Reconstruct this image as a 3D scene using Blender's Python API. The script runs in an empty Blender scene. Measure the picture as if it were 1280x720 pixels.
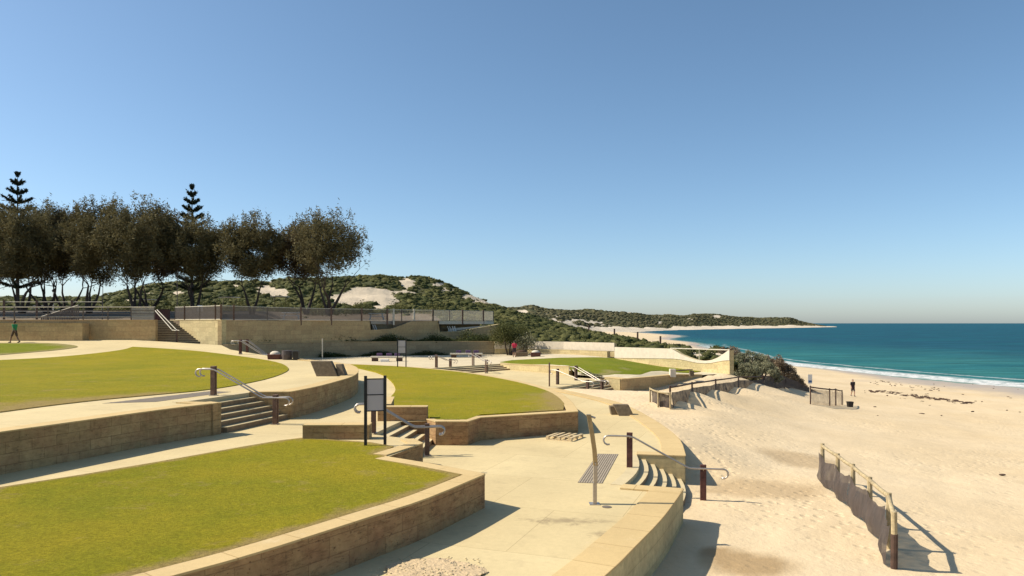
import bpy, bmesh, math, random
import numpy as np
from mathutils import Vector, Matrix, noise as mnoise
R = math.radians
scene = bpy.context.scene
# ------------------------------------------------------------------ camera
F = 900.0; HZ = 404.0; CZ = 9.5            # focal length (px of the 1280 photo), horizon row, camera height above the sea
cam_d = bpy.data.cameras.new('camera'); cam = bpy.data.objects.new('camera', cam_d)
scene.collection.objects.link(cam); scene.camera = cam
cam_d.sensor_width = 36.0; cam_d.lens = F/1280*36; cam_d.shift_y = (HZ-360)/1280
cam_d.clip_start = 0.1; cam_d.clip_end = 60000
cam.location = (0, 0, CZ); cam.rotation_euler = (R(90), 0, 0)
# ------------------------------------------------------------------ light
SUN_DIR = Vector((1.0, -0.05, -0.95)).normalized()      # direction the light travels
world = bpy.data.worlds.new('World'); scene.world = world; world.use_nodes = True
wn = world.node_tree; wn.nodes.clear()
sky = wn.nodes.new('ShaderNodeTexSky'); sky.sky_type = 'NISHITA'; sky.sun_disc = False
to_sun = -SUN_DIR
sky.sun_elevation = math.asin(to_sun.z); sky.sun_rotation = math.atan2(to_sun.x, to_sun.y)
sky.altitude = 0; sky.air_density = 0.8; sky.dust_density = 0.8; sky.ozone_density = 3.6
bg = wn.nodes.new('ShaderNodeBackground'); bg.inputs['Strength'].default_value = 0.118
wo = wn.nodes.new('ShaderNodeOutputWorld')
hs = wn.nodes.new('ShaderNodeHueSaturation'); hs.inputs['Saturation'].default_value = 1.0; hs.inputs['Hue'].default_value = .49; wn.links.new(sky.outputs[0], hs.inputs['Color']); wn.links.new(hs.outputs[0], bg.inputs['Color']); wn.links.new(bg.outputs[0], wo.inputs['Surface'])
sun_d = bpy.data.lights.new('sun', 'SUN'); sun_d.energy = 5.0; sun_d.angle = R(0.5); sun_d.color = (1.0, 0.93, 0.80)
sun = bpy.data.objects.new('sun', sun_d); scene.collection.objects.link(sun)
sun.rotation_euler = SUN_DIR.to_track_quat('-Z', 'Y').to_euler(); sun.location = (-40, 0, 60)
scene.view_settings.view_transform = 'Standard'; scene.view_settings.look = 'None'
scene.view_settings.exposure = 0.38; scene.view_settings.gamma = 1.0
try: scene.view_settings.use_curve_mapping = False
except Exception: pass

# ------------------------------------------------------------------ helpers
def link(o): scene.collection.objects.link(o); return o
def tag(o, label=None, cat=None, group=None, kind=None):
    if label: o['label'] = label
    if cat: o['category'] = cat
    if group: o['group'] = group
    if kind: o['kind'] = kind
    return o
def empty(name, loc, label, cat, group=None, rz=0):
    o = bpy.data.objects.new(name, None); link(o); o.location = loc; o.rotation_euler = (0, 0, rz)
    o.empty_display_size = .2
    return tag(o, label, cat, group)
def root_loc(o):
    p = Vector((0, 0, 0))
    while o is not None: p += o.location; o = o.parent
    return p
def copy_tree(o, parent=None):
    c = o.copy(); link(c); c.parent = parent
    for ch in list(o.children): copy_tree(ch, c)
    return c
class MB:
    def __init__(s): s.v = []; s.f = []; s.uv = []
    def poly(s, pts, uv=None):
        i = len(s.v); s.v += [tuple(p) for p in pts]; s.f.append(list(range(i, i+len(pts))))
        s.uv.append(uv if uv else [(p[0]+p[1], p[2]) for p in pts]); return s
    def hexa(s, a, b):
        """a: four bottom points, b: four top points (same order, counter-clockwise seen from above)"""
        i = len(s.v); s.v += [tuple(p) for p in a]+[tuple(p) for p in b]
        fs = [(3,2,1,0),(4,5,6,7),(0,1,5,4),(1,2,6,5),(2,3,7,6),(3,0,4,7)]
        for f in fs:
            s.f.append([i+k for k in f]); P = [s.v[i+k] for k in f]
            s.uv.append([(p[0]+p[1], p[2]) for p in P])
        return s
    def box(s, c, d, rz=0, m=None):
        cx, cy, cz = c; x, y, z = d[0]/2, d[1]/2, d[2]/2; co, si = math.cos(rz), math.sin(rz)
        def q(px, py, pz): return (cx+px*co-py*si, cy+px*si+py*co, cz+pz)
        return s.hexa([q(-x,-y,-z),q(x,-y,-z),q(x,y,-z),q(-x,y,-z)],[q(-x,-y,z),q(x,-y,z),q(x,y,z),q(-x,y,z)])
    def tube(s, pts, r, n=8, cap=True):
        pts = [Vector(p) for p in pts]
        rr = r if isinstance(r, (list, tuple)) else [r]*len(pts)
        i0 = len(s.v); up = None
        for k, p in enumerate(pts):
            t = (pts[min(k+1, len(pts)-1)]-pts[max(k-1, 0)]).normalized()
            if up is None:
                up = Vector((0,0,1)) if abs(t.z) < .9 else Vector((1,0,0))
            a = t.cross(up)
            if a.length < 1e-5: a = t.orthogonal()
            a.normalize(); b = a.cross(t).normalized(); up = b
            for j in range(n):
                an = 2*math.pi*j/n; s.v.append(tuple(p+(a*math.cos(an)+b*math.sin(an))*rr[k]))
        for k in range(len(pts)-1):
            for j in range(n):
                f = [i0+k*n+j, i0+k*n+(j+1)%n, i0+(k+1)*n+(j+1)%n, i0+(k+1)*n+j]
                s.f.append(f); s.uv.append([(0,0)]*4)
        if cap:
            s.f.append([i0+j for j in range(n)][::-1]); s.uv.append([(0,0)]*n)
            s.f.append([i0+(len(pts)-1)*n+j for j in range(n)]); s.uv.append([(0,0)]*n)
        return s
    def ell(s, c, r, nu=12, nv=8, rot=None):
        i0 = len(s.v); c = Vector(c)
        for a in range(nv+1):
            th = math.pi*a/nv
            for b in range(nu):
                ph = 2*math.pi*b/nu
                p = Vector((r[0]*math.sin(th)*math.cos(ph), r[1]*math.sin(th)*math.sin(ph), r[2]*math.cos(th)))
                if rot is not None: p = rot @ p
                s.v.append(tuple(c+p))
        for a in range(nv):
            for b in range(nu):
                s.f.append([i0+a*nu+b, i0+(a+1)*nu+b, i0+(a+1)*nu+(b+1)%nu, i0+a*nu+(b+1)%nu]); s.uv.append([(0,0)]*4)
        return s
    def build(s, name, mat, parent=None, origin=None, smooth=False, bevel=0, label=None, cat=None, group=None, kind=None, fixn=True):
        if parent is not None: off = root_loc(parent)
        elif origin is not None: off = Vector(origin)
        else: off = Vector((0,0,0))
        me = bpy.data.meshes.new(name)
        me.from_pydata([(x-off.x, y-off.y, z-off.z) for x, y, z in s.v], [], s.f)
        uvl = me.uv_layers.new(name='UVMap')
        flat = [c for f in s.uv for c in f]
        uvl.data.foreach_set('uv', [x for c in flat for x in c])
        if fixn:
            bm = bmesh.new(); bm.from_mesh(me)
            if bevel: 
                bmesh.ops.remove_doubles(bm, verts=bm.verts, dist=1e-5)
                bmesh.ops.bevel(bm, geom=[e for e in bm.edges if len(e.link_faces)==2 and e.calc_face_angle(0)>.6], offset=bevel, segments=1, affect='EDGES')
            bmesh.ops.recalc_face_normals(bm, faces=bm.faces); bm.to_mesh(me); bm.free()
        if smooth: me.polygons.foreach_set('use_smooth', [True]*len(me.polygons))
        me.materials.append(mat)
        o = bpy.data.objects.new(name, me); link(o)
        if parent is not None: o.parent = parent
        else: o.location = off
        return tag(o, label, cat, group, kind)
def np_mesh(name, V, Fq, mat, parent=None, origin=(0,0,0), smooth=False, attrs=None, **kw):
    V = np.asarray(V, dtype=np.float64); Fq = np.asarray(Fq, dtype=np.int32)
    off = np.array(root_loc(parent)) if parent is not None else np.array(origin, dtype=float)
    me = bpy.data.meshes.new(name); n = Fq.shape[1]
    me.vertices.add(len(V)); me.vertices.foreach_set('co', (V-off).ravel())
    me.loops.add(Fq.size); me.loops.foreach_set('vertex_index', Fq.ravel())
    me.polygons.add(len(Fq)); me.polygons.foreach_set('loop_start', np.arange(0, Fq.size, n, dtype=np.int32))
    me.polygons.foreach_set('loop_total', np.full(len(Fq), n, dtype=np.int32))
    if smooth: me.polygons.foreach_set('use_smooth', np.ones(len(Fq), dtype=bool))
    me.update(calc_edges=True)
    for k, a in (attrs or {}).items():
        at = me.attributes.new(k, 'FLOAT', 'POINT'); at.data.foreach_set('value', np.asarray(a, dtype=np.float32))
    me.materials.append(mat); o = bpy.data.objects.new(name, me); link(o)
    if parent is not None: o.parent = parent
    else: o.location = off
    return tag(o, **kw)

# ------------------------------------------------------------------ materials
def newmat(name):
    m = bpy.data.materials.new(name); m.use_nodes = True; nt = m.node_tree
    return m, nt, nt.nodes['Principled BSDF']
class N:
    """tiny node-graph helper"""
    def __init__(s, nt): s.nt = nt
    def node(s, t, **kw):
        n = s.nt.nodes.new(t)
        for k, v in kw.items(): setattr(n, k, v)
        return n
    def lk(s, a, b): s.nt.links.new(a, b)
    def pos(s): return s.node('ShaderNodeNewGeometry').outputs['Position']
    def uv(s): return s.node('ShaderNodeTexCoord').outputs['UV']
    def noise(s, vec, scale, detail=4, rough=.55, dist=0):
        n = s.node('ShaderNodeTexNoise'); n.inputs['Scale'].default_value = scale; n.inputs['Detail'].default_value = detail
        n.inputs['Roughness'].default_value = rough; n.inputs['Distortion'].default_value = dist; s.lk(vec, n.inputs['Vector']); return n.outputs['Fac']
    def voro(s, vec, scale, feature='F1'):
        n = s.node('ShaderNodeTexVoronoi'); n.feature = feature; n.inputs['Scale'].default_value = scale; s.lk(vec, n.inputs['Vector']); return n.outputs['Distance']
    def ramp(s, fac, stops, interp='LINEAR'):
        n = s.node('ShaderNodeValToRGB'); cr = n.color_ramp; cr.interpolation = interp
        while len(cr.elements) < len(stops): cr.elements.new(.5)
        for e, (p, c) in zip(cr.elements, stops):
            e.position = p; e.color = (c[0], c[1], c[2], 1) if isinstance(c, tuple) else (c, c, c, 1)
        s.lk(fac, n.inputs['Fac']); return n.outputs['Color']
    def mix(s, fac, a, b, mode='MIX'):
        n = s.node('ShaderNodeMixRGB'); n.blend_type = mode
        for sock, v in ((n.inputs['Fac'], fac), (n.inputs['Color1'], a), (n.inputs['Color2'], b)):
            if hasattr(v, 'links') or isinstance(v, bpy.types.NodeSocket): s.lk(v, sock)
            elif isinstance(v, tuple): sock.default_value = (v[0], v[1], v[2], 1)
            else: sock.default_value = v
        return n.outputs['Color']
    def math(s, op, a, b=0.0, c=None):
        n = s.node('ShaderNodeMath'); n.operation = op
        for i, v in enumerate((a, b) if c is None else (a, b, c)):
            if isinstance(v, bpy.types.NodeSocket): s.lk(v, n.inputs[i])
            else: n.inputs[i].default_value = v
        return n.outputs[0]
    def scale(s, vec, sc):
        n = s.node('ShaderNodeMapping'); n.inputs['Scale'].default_value = sc; s.lk(vec, n.inputs['Vector']); return n.outputs['Vector']
    def bump(s, h, strength, dist, normal=None):
        n = s.node('ShaderNodeBump'); n.inputs['Strength'].default_value = strength; n.inputs['Distance'].default_value = dist
        s.lk(h, n.inputs['Height'])
        if normal is not None: s.lk(normal, n.inputs['Normal'])
        return n.outputs['Normal']
    def attr(s, name):
        n = s.node('ShaderNodeAttribute'); n.attribute_name = name; return n.outputs['Fac']
    def sep(s, vec):
        n = s.node('ShaderNodeSeparateXYZ'); s.lk(vec, n.inputs[0]); return n.outputs
def plain(name, col, rough=.6, metal=0, var=.12, scale=6, spec=.4, bump=0):
    m, nt, b = newmat(name); g = N(nt); p = g.pos()
    n = g.noise(p, scale, 5)
    c = g.ramp(n, [(.3, tuple(x*(1-var) for x in col)), (.7, tuple(min(1, x*(1+var)) for x in col))])
    g.lk(c, b.inputs['Base Color']); b.inputs['Roughness'].default_value = rough; b.inputs['Metallic'].default_value = metal
    b.inputs['Specular IOR Level'].default_value = spec
    if bump: g.lk(g.bump(g.noise(p, scale*6, 3), .5, bump), b.inputs['Normal'])
    return m
def stone_wall(name, base, dark, bl=.62, bh=.26, mortar=.010, pits=.5, tint=(.30,.13,.07), stain=.35):
    m, nt, b = newmat(name); g = N(nt); p = g.pos(); uv = g.uv()
    br = g.node('ShaderNodeTexBrick'); g.lk(uv, br.inputs['Vector']); br.offset = .5
    br.inputs['Scale'].default_value = 1; br.inputs['Brick Width'].default_value = bl; br.inputs['Row Height'].default_value = bh
    br.inputs['Mortar Size'].default_value = mortar; br.inputs['Mortar Smooth'].default_value = .2
    br.inputs['Color1'].default_value = (*base, 1); br.inputs['Color2'].default_value = (*[x*.80 for x in base], 1)
    br.inputs['Mortar'].default_value = (*[x*.66 for x in base], 1)
    n1 = g.noise(p, 1.3, 5, .6); n2 = g.noise(p, 7, 6, .65)
    c = g.mix(g.ramp(n1, [(.42, 0.0), (.68, stain)]), br.outputs['Color'], tint)
    pit = g.ramp(g.noise(g.scale(p, (1,1,1.8)), 11, 4, .7), [(.60, 0.0), (.70, pits)])
    c = g.mix(pit, c, dark)
    pz = g.ramp(g.noise(g.scale(p, (1,1,4)), 2.2, 6, .75), [(.50, 0.0), (.62, .55)]); c = g.mix(g.math('MULTIPLY', pz, pits), c, dark)
    c = g.mix(.6, c, g.ramp(n2, [(.3, .66), (.7, 1.18)]), 'MULTIPLY')
    salt = g.ramp(g.noise(g.scale(p, (1,1,.45)), 1.9, 6, .7, .4), [(.60, 0.0), (.74, .30)]); c = g.mix(salt, c, tuple(min(.8, x*1.55) for x in base))
    run = g.ramp(g.noise(g.scale(p, (3.2,3.2,.25)), 1, 4, .6), [(.56, 0.0), (.70, .38)]); c = g.mix(g.math('MULTIPLY', run, stain), c, dark)
    g.lk(c, b.inputs['Base Color']); b.inputs['Roughness'].default_value = .92; b.inputs['Specular IOR Level'].default_value = .15
    h = g.math('SUBTRACT', g.math('MULTIPLY', n2, .5), g.math('ADD', g.math('MULTIPLY', br.outputs['Fac'], .6), pit))
    g.lk(g.bump(h, .6, .02), b.inputs['Normal']); return m
def paving(name, base, joints=None, dirt=(.30,.22,.13), spots=(), blocks=False):
    m, nt, b = newmat(name); g = N(nt); p = g.pos()
    n1 = g.noise(p, .35, 5, .6); n2 = g.noise(p, 9, 6, .7); n3 = g.noise(p, 90, 2, .5); n4 = g.noise(p, 1.7, 5, .65)
    c = g.ramp(n1, [(.3, tuple(x*.90 for x in base)), (.7, tuple(min(1, x*1.07) for x in base))])
    c = g.mix(g.ramp(n4, [(.55, 0.0), (.8, .35)]), c, dirt)
    c = g.mix(.30, c, g.ramp(n2, [(.25, .75), (.75, 1.2)]), 'MULTIPLY')
    c = g.mix(.30, c, g.ramp(n3, [(.3, .7), (.7, 1.25)]), 'MULTIPLY')
    c = g.mix(g.ramp(g.noise(p, .9, 7, .8, .3), [(.60, 0.0), (.72, .5)]), c, (.66,.53,.33))
    h = n3
    if joints:
        br = g.node('ShaderNodeTexBrick'); mp = g.node('ShaderNodeMapping'); mp.inputs['Rotation'].default_value = (0,0,joints[2])
        g.lk(p, mp.inputs['Vector']); g.lk(mp.outputs[0], br.inputs['Vector'])
        br.inputs['Scale'].default_value = 1; br.inputs['Brick Width'].default_value = joints[0]; br.inputs['Row Height'].default_value = joints[1]
        br.inputs['Mortar Size'].default_value = .008; br.offset = .5
        br.inputs['Color1'].default_value = (1,1,1,1); br.inputs['Color2'].default_value = (.92,.90,.87,1); br.inputs['Mortar'].default_value = (.50,.45,.38,1)
        c = g.mix(joints[3], c, br.outputs['Color'], 'MULTIPLY')
    if blocks:
        br = g.node('ShaderNodeTexBrick'); g.lk(g.uv(), br.inputs['Vector']); br.inputs['Scale'].default_value = 1
        br.inputs['Brick Width'].default_value = 1.15; br.inputs['Row Height'].default_value = 5; br.inputs['Mortar Size'].default_value = .012; br.offset = 0
        br.inputs['Color1'].default_value = (1,1,1,1); br.inputs['Color2'].default_value = (.92,.90,.86,1); br.inputs['Mortar'].default_value = (.55,.48,.38,1)
        c = g.mix(.7, c, br.outputs['Color'], 'MULTIPLY')
    for (sx, sy, rx, ry, amt) in spots:      # water stains round the shower
        mp = g.node('ShaderNodeMapping'); mp.inputs['Location'].default_value = (-sx/rx, -sy/ry, 0); mp.inputs['Scale'].default_value = (1/rx, 1/ry, 0)
        g.lk(p, mp.inputs['Vector']); ln = g.node('ShaderNodeVectorMath'); ln.operation = 'LENGTH'; g.lk(mp.outputs[0], ln.inputs[0])
        d = g.math('ADD', ln.outputs['Value'], g.math('MULTIPLY', g.math('SUBTRACT', g.noise(p, 3.2, 6, .7, .8), .5), 2.6))
        c = g.mix(g.ramp(d, [(.15, amt), (.85, 0.0)]), c, (.16,.115,.07))
    g.lk(c, b.inputs['Base Color']); b.inputs['Roughness'].default_value = .88; b.inputs['Specular IOR Level'].default_value = .2
    g.lk(g.bump(h, .25, .004), b.inputs['Normal']); return m
def lawn_mat(name, green, yellow, dry, amt=.5, streak=0):
    m, nt, b = newmat(name); g = N(nt); p = g.pos()
    big = g.noise(p, .22, 5, .6); mid = g.noise(p, 1.4, 6, .7); fine = g.noise(p, 22, 4, .8); blade = g.noise(p, 75, 3, .8)
    c = g.mix(g.ramp(big, [(.36, 0.0), (.62, amt)]), green, yellow)
    c = g.mix(g.ramp(mid, [(.42, 0.0), (.75, .55)]), c, yellow)
    c = g.mix(g.ramp(g.noise(p, .8, 6, .75), [(.57, 0.0), (.70, .6)]), c, dry)
    edge = g.attr('edge')
    c = g.mix(g.math('MULTIPLY', g.ramp(g.math('ADD', edge, g.math('MULTIPLY', g.math('SUBTRACT', mid, .5), 1.3)), [(.25, .95), (.75, 0.0)]), .85), c, dry)
    c = g.mix(.75, c, g.ramp(fine, [(.30, .50), (.70, 1.42)]), 'MULTIPLY')
    c = g.mix(.35, c, g.ramp(g.noise(p, 5.5, 5, .75), [(.3, .65), (.7, 1.3)]), 'MULTIPLY')
    c = g.mix(.55, c, g.ramp(blade, [(.3, .5), (.7, 1.45)]), 'MULTIPLY')
    g.lk(c, b.inputs['Base Color']); b.inputs['Roughness'].default_value = .95; b.inputs['Specular IOR Level'].default_value = .1
    g.lk(g.bump(g.math('ADD', fine, blade), .8, .03), b.inputs['Normal']); return m
def leaf_mat(name, dark, light, sc=1.2, trans=.25):
    m, nt, b = newmat(name); g = N(nt); p = g.pos()
    c = g.mix(g.ramp(g.noise(p, sc, 4, .6), [(.35, 0.0), (.65, 1.0)]), dark, light)
    c = g.mix(.6, c, g.ramp(g.noise(p, sc*9, 3, .6), [(.3, .6), (.7, 1.4)]), 'MULTIPLY')
    b.inputs['Roughness'].default_value = .8; b.inputs['Specular IOR Level'].default_value = .15
    g.lk(c, b.inputs['Base Color'])
    tr = g.node('ShaderNodeBsdfTranslucent'); g.lk(c, tr.inputs['Color'])
    mx = g.node('ShaderNodeMixShader'); mx.inputs[0].default_value = trans
    out = nt.nodes['Material Output']; g.lk(b.outputs[0], mx.inputs[1]); g.lk(tr.outputs[0], mx.inputs[2]); g.lk(mx.outputs[0], out.inputs['Surface'])
    return m
def cloth_mat(name, col, alpha=.75):
    m, nt, b = newmat(name); g = N(nt); p = g.pos()
    c = g.mix(.8, col, g.ramp(g.noise(g.scale(p, (1,1,.25)), 5, 5, .7), [(.3, .55), (.7, 1.5)]), 'MULTIPLY')
    g.lk(c, b.inputs['Base Color']); b.inputs['Roughness'].default_value = .9
    a = g.ramp(g.noise(p, 2.5, 3), [(.3, alpha-.12), (.7, min(1, alpha+.15))]); g.lk(a, b.inputs['Alpha'])
    g.lk(g.bump(g.noise(g.scale(p, (3,3,.6)), 4, 3), .6, .03), b.inputs['Normal']); return m
def water_mat():
    m, nt, b = newmat('sea_water'); g = N(nt); p = g.pos(); dep = g.attr('depth'); rng = g.attr('offshore')
    n = g.noise(g.scale(p, (.010,.035,1)), 1, 6, .65)
    sw = g.noise(g.scale(p, (.035,.16,1)), 1, 5, .75)
    deep = g.ramp(n, [(.35, (.008,.058,.098)), (.62, (.006,.080,.105))])
    shal = g.ramp(g.noise(g.scale(p, (.03,.08,1)), 1, 5, .6), [(.35, (.035,.175,.155)), (.65, (.015,.120,.125))])
    c = g.mix(g.ramp(g.math('ADD', rng, g.math('MULTIPLY', g.math('SUBTRACT', n, .5), .35)), [(.02, 0.0), (.50, 1.0)]), shal, deep)
    n2 = g.noise(g.scale(p, (.10,.32,1)), 1, 5, .7)
    c = g.mix(.75, c, g.ramp(sw, [(.36, .62), (.64, 1.38)]), 'MULTIPLY')
    wet = g.ramp(g.math('ADD', dep, g.math('MULTIPLY', g.math('SUBTRACT', n2, .5), .35)), [(.02, 1.0), (.30, 0.0)])
    c = g.mix(g.math('MULTIPLY', wet, .55), c, (.30,.33,.25))
    # breaking foam: two irregular lines near the edge of the water
    n3 = g.noise(g.scale(p, (.05,.12,1)), 1, 4, .6); d2 = g.math('ADD', dep, g.math('MULTIPLY', g.math('SUBTRACT', n3, .5), .42))
    tex = g.noise(g.scale(p, (.5,1.6,1)), 1, 5, .75)
    l1 = g.ramp(d2, [(.0, 0.0), (.08, 1.0), (.42, .95), (.62, 0.0)])
    l2 = g.ramp(d2, [(.80, 0.0), (.88, .6), (.99, .0)])
    foam = g.math('MULTIPLY', g.math('MAXIMUM', l1, l2), g.ramp(tex, [(.38, 0.0), (.55, 1.0)]))
    cap = g.math('MULTIPLY', g.ramp(g.noise(g.scale(p, (.16,.75,1)), 1, 3, .6), [(.735, 0.0), (.76, .6)]), g.ramp(rng, [(.3, 0.0), (.5, 1.0)]))
    foam = g.math('MAXIMUM', g.math('MULTIPLY', foam, g.ramp(g.math('MULTIPLY', g.sep(p)[1], .001), [(.26, 1.0), (.34, 0.0)])), cap)
    c = g.mix(foam, c, (.80,.76,.72))
    w = g.math('ADD', g.noise(g.scale(p, (.12,.4,1)), 1, 5, .7), g.math('MULTIPLY', g.noise(g.scale(p, (.9,2.2,1)), 1, 3, .6), .3))
    nrm = g.bump(w, 1.0, .9)
    df = g.node('ShaderNodeBsdfDiffuse'); g.lk(c, df.inputs['Color']); g.lk(nrm, df.inputs['Normal'])
    gl = g.node('ShaderNodeBsdfGlossy'); gl.inputs['Roughness'].default_value = .25; g.lk(nrm, gl.inputs['Normal'])
    mx = g.node('ShaderNodeMixShader'); g.lk(g.math('MULTIPLY', g.math('SUBTRACT', 1.0, foam), .11), mx.inputs[0])
    g.lk(df.outputs[0], mx.inputs[1]); g.lk(gl.outputs[0], mx.inputs[2]); g.lk(mx.outputs[0], nt.nodes['Material Output'].inputs['Surface']); return m
def sand_mat():
    m, nt, b = newmat('beach_sand'); g = N(nt); p = g.pos()
    n1 = g.noise(p, .12, 6, .6); n2 = g.noise(p, 1.1, 6, .65); n3 = g.noise(p, 130, 2)
    base = (.60,.475,.305)
    c = g.ramp(n1, [(.3, (.60,.450,.262)), (.7, (.675,.525,.330))])
    c = g.mix(.35, c, g.ramp(n2, [(.3, .80), (.7, 1.14)]), 'MULTIPLY')
    damp = g.attr('damp'); c = g.mix(damp, c, (.36,.245,.125))
    c = g.mix(.22, c, g.ramp(n3, [(.3, .7), (.7, 1.3)]), 'MULTIPLY')
    wet = g.attr('wet'); c = g.mix(wet, c, (.36,.30,.25))
    deb = g.math('MULTIPLY', g.ramp(g.noise(p, 2.3, 6, .8), [(.62, 0.0), (.69, .6)]), g.attr('litter'))
    c = g.mix(deb, c, (.15,.085,.045))
    g.lk(c, b.inputs['Base Color'])
    g.lk(g.math('SUBTRACT', .95, g.math('MULTIPLY', wet, .5)), b.inputs['Roughness']); b.inputs['Specular IOR Level'].default_value = .15
    tr = g.attr('trod')
    foot = g.ramp(g.voro(g.mix(.25, p, g.node('ShaderNodeTexNoise').outputs['Color'], 'ADD'), 3.0), [(.10, 0.0), (.40, 1.0)])
    h = g.math('ADD', g.math('MULTIPLY', g.math('MULTIPLY', foot, tr), .42), g.math('ADD', g.math('MULTIPLY', n2, .35), g.math('MULTIPLY', g.noise(p, 7, 4, .7), .30)))
    g.lk(g.bump(h, .8, .09), b.inputs['Normal']); return m
def terrain_mat(name, sand=(.56,.46,.33), veg=(.060,.068,.028), veg2=(.085,.080,.035)):
    m, nt, b = newmat(name); g = N(nt); p = g.pos(); v = g.attr('veg')
    vc = g.mix(g.ramp(g.noise(p, .08, 5), [(.4, 0.0), (.6, 1.0)]), veg, veg2)
    vc = g.mix(.6, vc, g.ramp(g.noise(p, .9, 5, .7), [(.3, .5), (.7, 1.5)]), 'MULTIPLY')
    sc = g.mix(.4, sand, g.ramp(g.noise(p, .35, 6, .6), [(.3, .75), (.7, 1.15)]), 'MULTIPLY')
    c = g.mix(g.ramp(g.math('ADD', v, g.math('MULTIPLY', g.math('SUBTRACT', g.noise(p, .5, 5, .7), .5), .5)), [(.45, 0.0), (.55, 1.0)]), sc, vc)
    g.lk(c, b.inputs['Base Color']); b.inputs['Roughness'].default_value = .95; b.inputs['Specular IOR Level'].default_value = .1
    g.lk(g.bump(g.noise(p, 1.2, 5, .7), .7, .5), b.inputs['Normal']); return m
M = {}
M['sand'] = sand_mat(); M['water'] = water_mat()
M['pave'] = paving('concrete_paving', (.60,.475,.255), joints=(3.1,3.1,.35,.6), spots=[(1.15,15.3,1.1,.42,.55),(2.15,14.3,1.0,.35,.6),(2.5,13.4,.45,.3,.45)])
M['pave_low'] = paving('pale_paving', (.60,.50,.33), joints=(2.4,2.4,.1,.4))
M['coping'] = paving('limestone_coping', (.58,.42,.20), dirt=(.40,.28,.13), blocks=True)
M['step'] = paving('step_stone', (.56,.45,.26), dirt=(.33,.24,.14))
M['stone'] = stone_wall('limestone_wall', (.46,.315,.15), (.12,.07,.035), pits=.6, stain=.45)
M['stone_red'] = stone_wall('stained_limestone_wall', (.46,.29,.135), (.12,.06,.03), pits=.85, stain=.45, bl=.9, bh=.33)
M['stone_pale'] = stone_wall('pale_limestone_wall', (.62,.50,.26), (.30,.20,.09), bl=1.2, bh=.38, pits=.15, stain=.12, mortar=.006)
M['stone_grey'] = stone_wall('grey_limestone_wall', (.40,.31,.18), (.2,.13,.06), bl=1.4, bh=.42, pits=.15, stain=.1)
M['stone_tan'] = stone_wall('tan_limestone_wall', (.56,.40,.20), (.2,.13,.06), bl=1.4, bh=.42, pits=.15, stain=.2, mortar=.010)
M['render'] = plain('white_render', (.64,.55,.42), .85, var=.08, scale=3)
M['lawn'] = lawn_mat('lawn_grass', (.215,.205,.010), (.330,.255,.014), (.34,.235,.09), .75)
M['lawn_green'] = lawn_mat('green_lawn_grass', (.150,.180,.010), (.225,.215,.014), (.30,.24,.10), .5)
M['wood'] = plain('weathered_timber', (.40,.31,.17), .85, var=.3, scale=9, bump=.01)
M['wood_dark'] = plain('dark_timber', (.075,.042,.028), .8, var=.35, scale=9, bump=.01)
M['rust'] = plain('rusty_steel', (.095,.036,.026), .75, var=.4, scale=8, bump=.004)
M['post'] = plain('brown_steel_post', (.15,.088,.060), .6, metal=.3, var=.3, scale=10)
M['steel'] = plain('stainless_tube', (.46,.40,.34), .38, metal=.75, var=.1, scale=12)
M['bronze'] = plain('aged_bronze_tube', (.40,.29,.15), .4, metal=.7, var=.2, scale=8)
M['black'] = plain('black_powdercoat', (.018,.016,.016), .5, var=.2)
M['panel'] = plain('grey_sign_panel', (.50,.44,.44), .5, var=.05, scale=2)
M['white'] = plain('white_paint', (.75,.72,.66), .5, var=.06)
M['blue'] = plain('blue_sign_print', (.06,.13,.28), .5, var=.05)
M['seat'] = plain('weathered_stone_block', (.17,.125,.075), .85, var=.3, scale=7, bump=.01)
M['rib'] = plain('tactile_rib', (.36,.29,.20), .8)
M['tactile'] = plain('grey_tactile_rubber', (.17,.135,.10), .8, var=.15)
M['riser'] = plain('shade_toned_riser_stone', (.25,.165,.09), .9, var=.2, scale=5)  # step block colour darkened to paint in the shade on the risers
M['fence'] = plain('grey_fence_steel', (.13,.105,.085), .6, metal=.2, var=.15)
M['fence_pale'] = plain('pale_fence_post', (.55,.49,.38), .7, var=.15)
M['net'] = cloth_mat('pale_net', (.22,.15,.10), .38)
M['cloth'] = cloth_mat('brown_shade_cloth', (.060,.043,.034), .93)
M['pallet'] = plain('pallet_timber', (.55,.42,.24), .85, var=.2, scale=12)
M['bin'] = plain('grey_planter_shell', (.085,.065,.06), .6, var=.15)
M['purple'] = plain('purple_cushion', (.10,.055,.12), .8, var=.2)
M['skin'] = plain('skin', (.36,.19,.12), .6, var=.05)
M['skin_dark'] = plain('tanned_skin', (.20,.10,.065), .6, var=.05)
M['hair'] = plain('dark_hair', (.025,.018,.015), .7)
M['hair_grey'] = plain('grey_hair', (.22,.18,.15), .7)
M['shirt_green'] = plain('green_shirt', (.03,.26,.09), .85, var=.1)
M['shirt_red'] = plain('red_shirt', (.55,.03,.07), .85, var=.1)
M['shirt_black'] = plain('black_shirt', (.02,.014,.018), .85, var=.1)
M['shorts'] = plain('dark_shorts', (.045,.028,.035), .85, var=.1)
M['shorts_brown'] = plain('brown_shorts', (.10,.06,.04), .85, var=.1)
M['shoe'] = plain('shoe', (.05,.045,.045), .7)
M['eye'] = plain('eye', (.02,.015,.012), .3)
M['bark'] = plain('dark_bark', (.060,.042,.032), .9, var=.35, scale=5, bump=.03)
M['leaf_tree'] = leaf_mat('olive_tree_leaves', (.085,.074,.034), (.200,.165,.075), .8)
M['leaf_tree_brown'] = leaf_mat('brown_olive_tree_leaves', (.072,.054,.030), (.175,.128,.068), .8)
M['leaf_pine'] = leaf_mat('dark_pine_needles', (.022,.030,.018), (.040,.048,.024), .6, .1)
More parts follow.
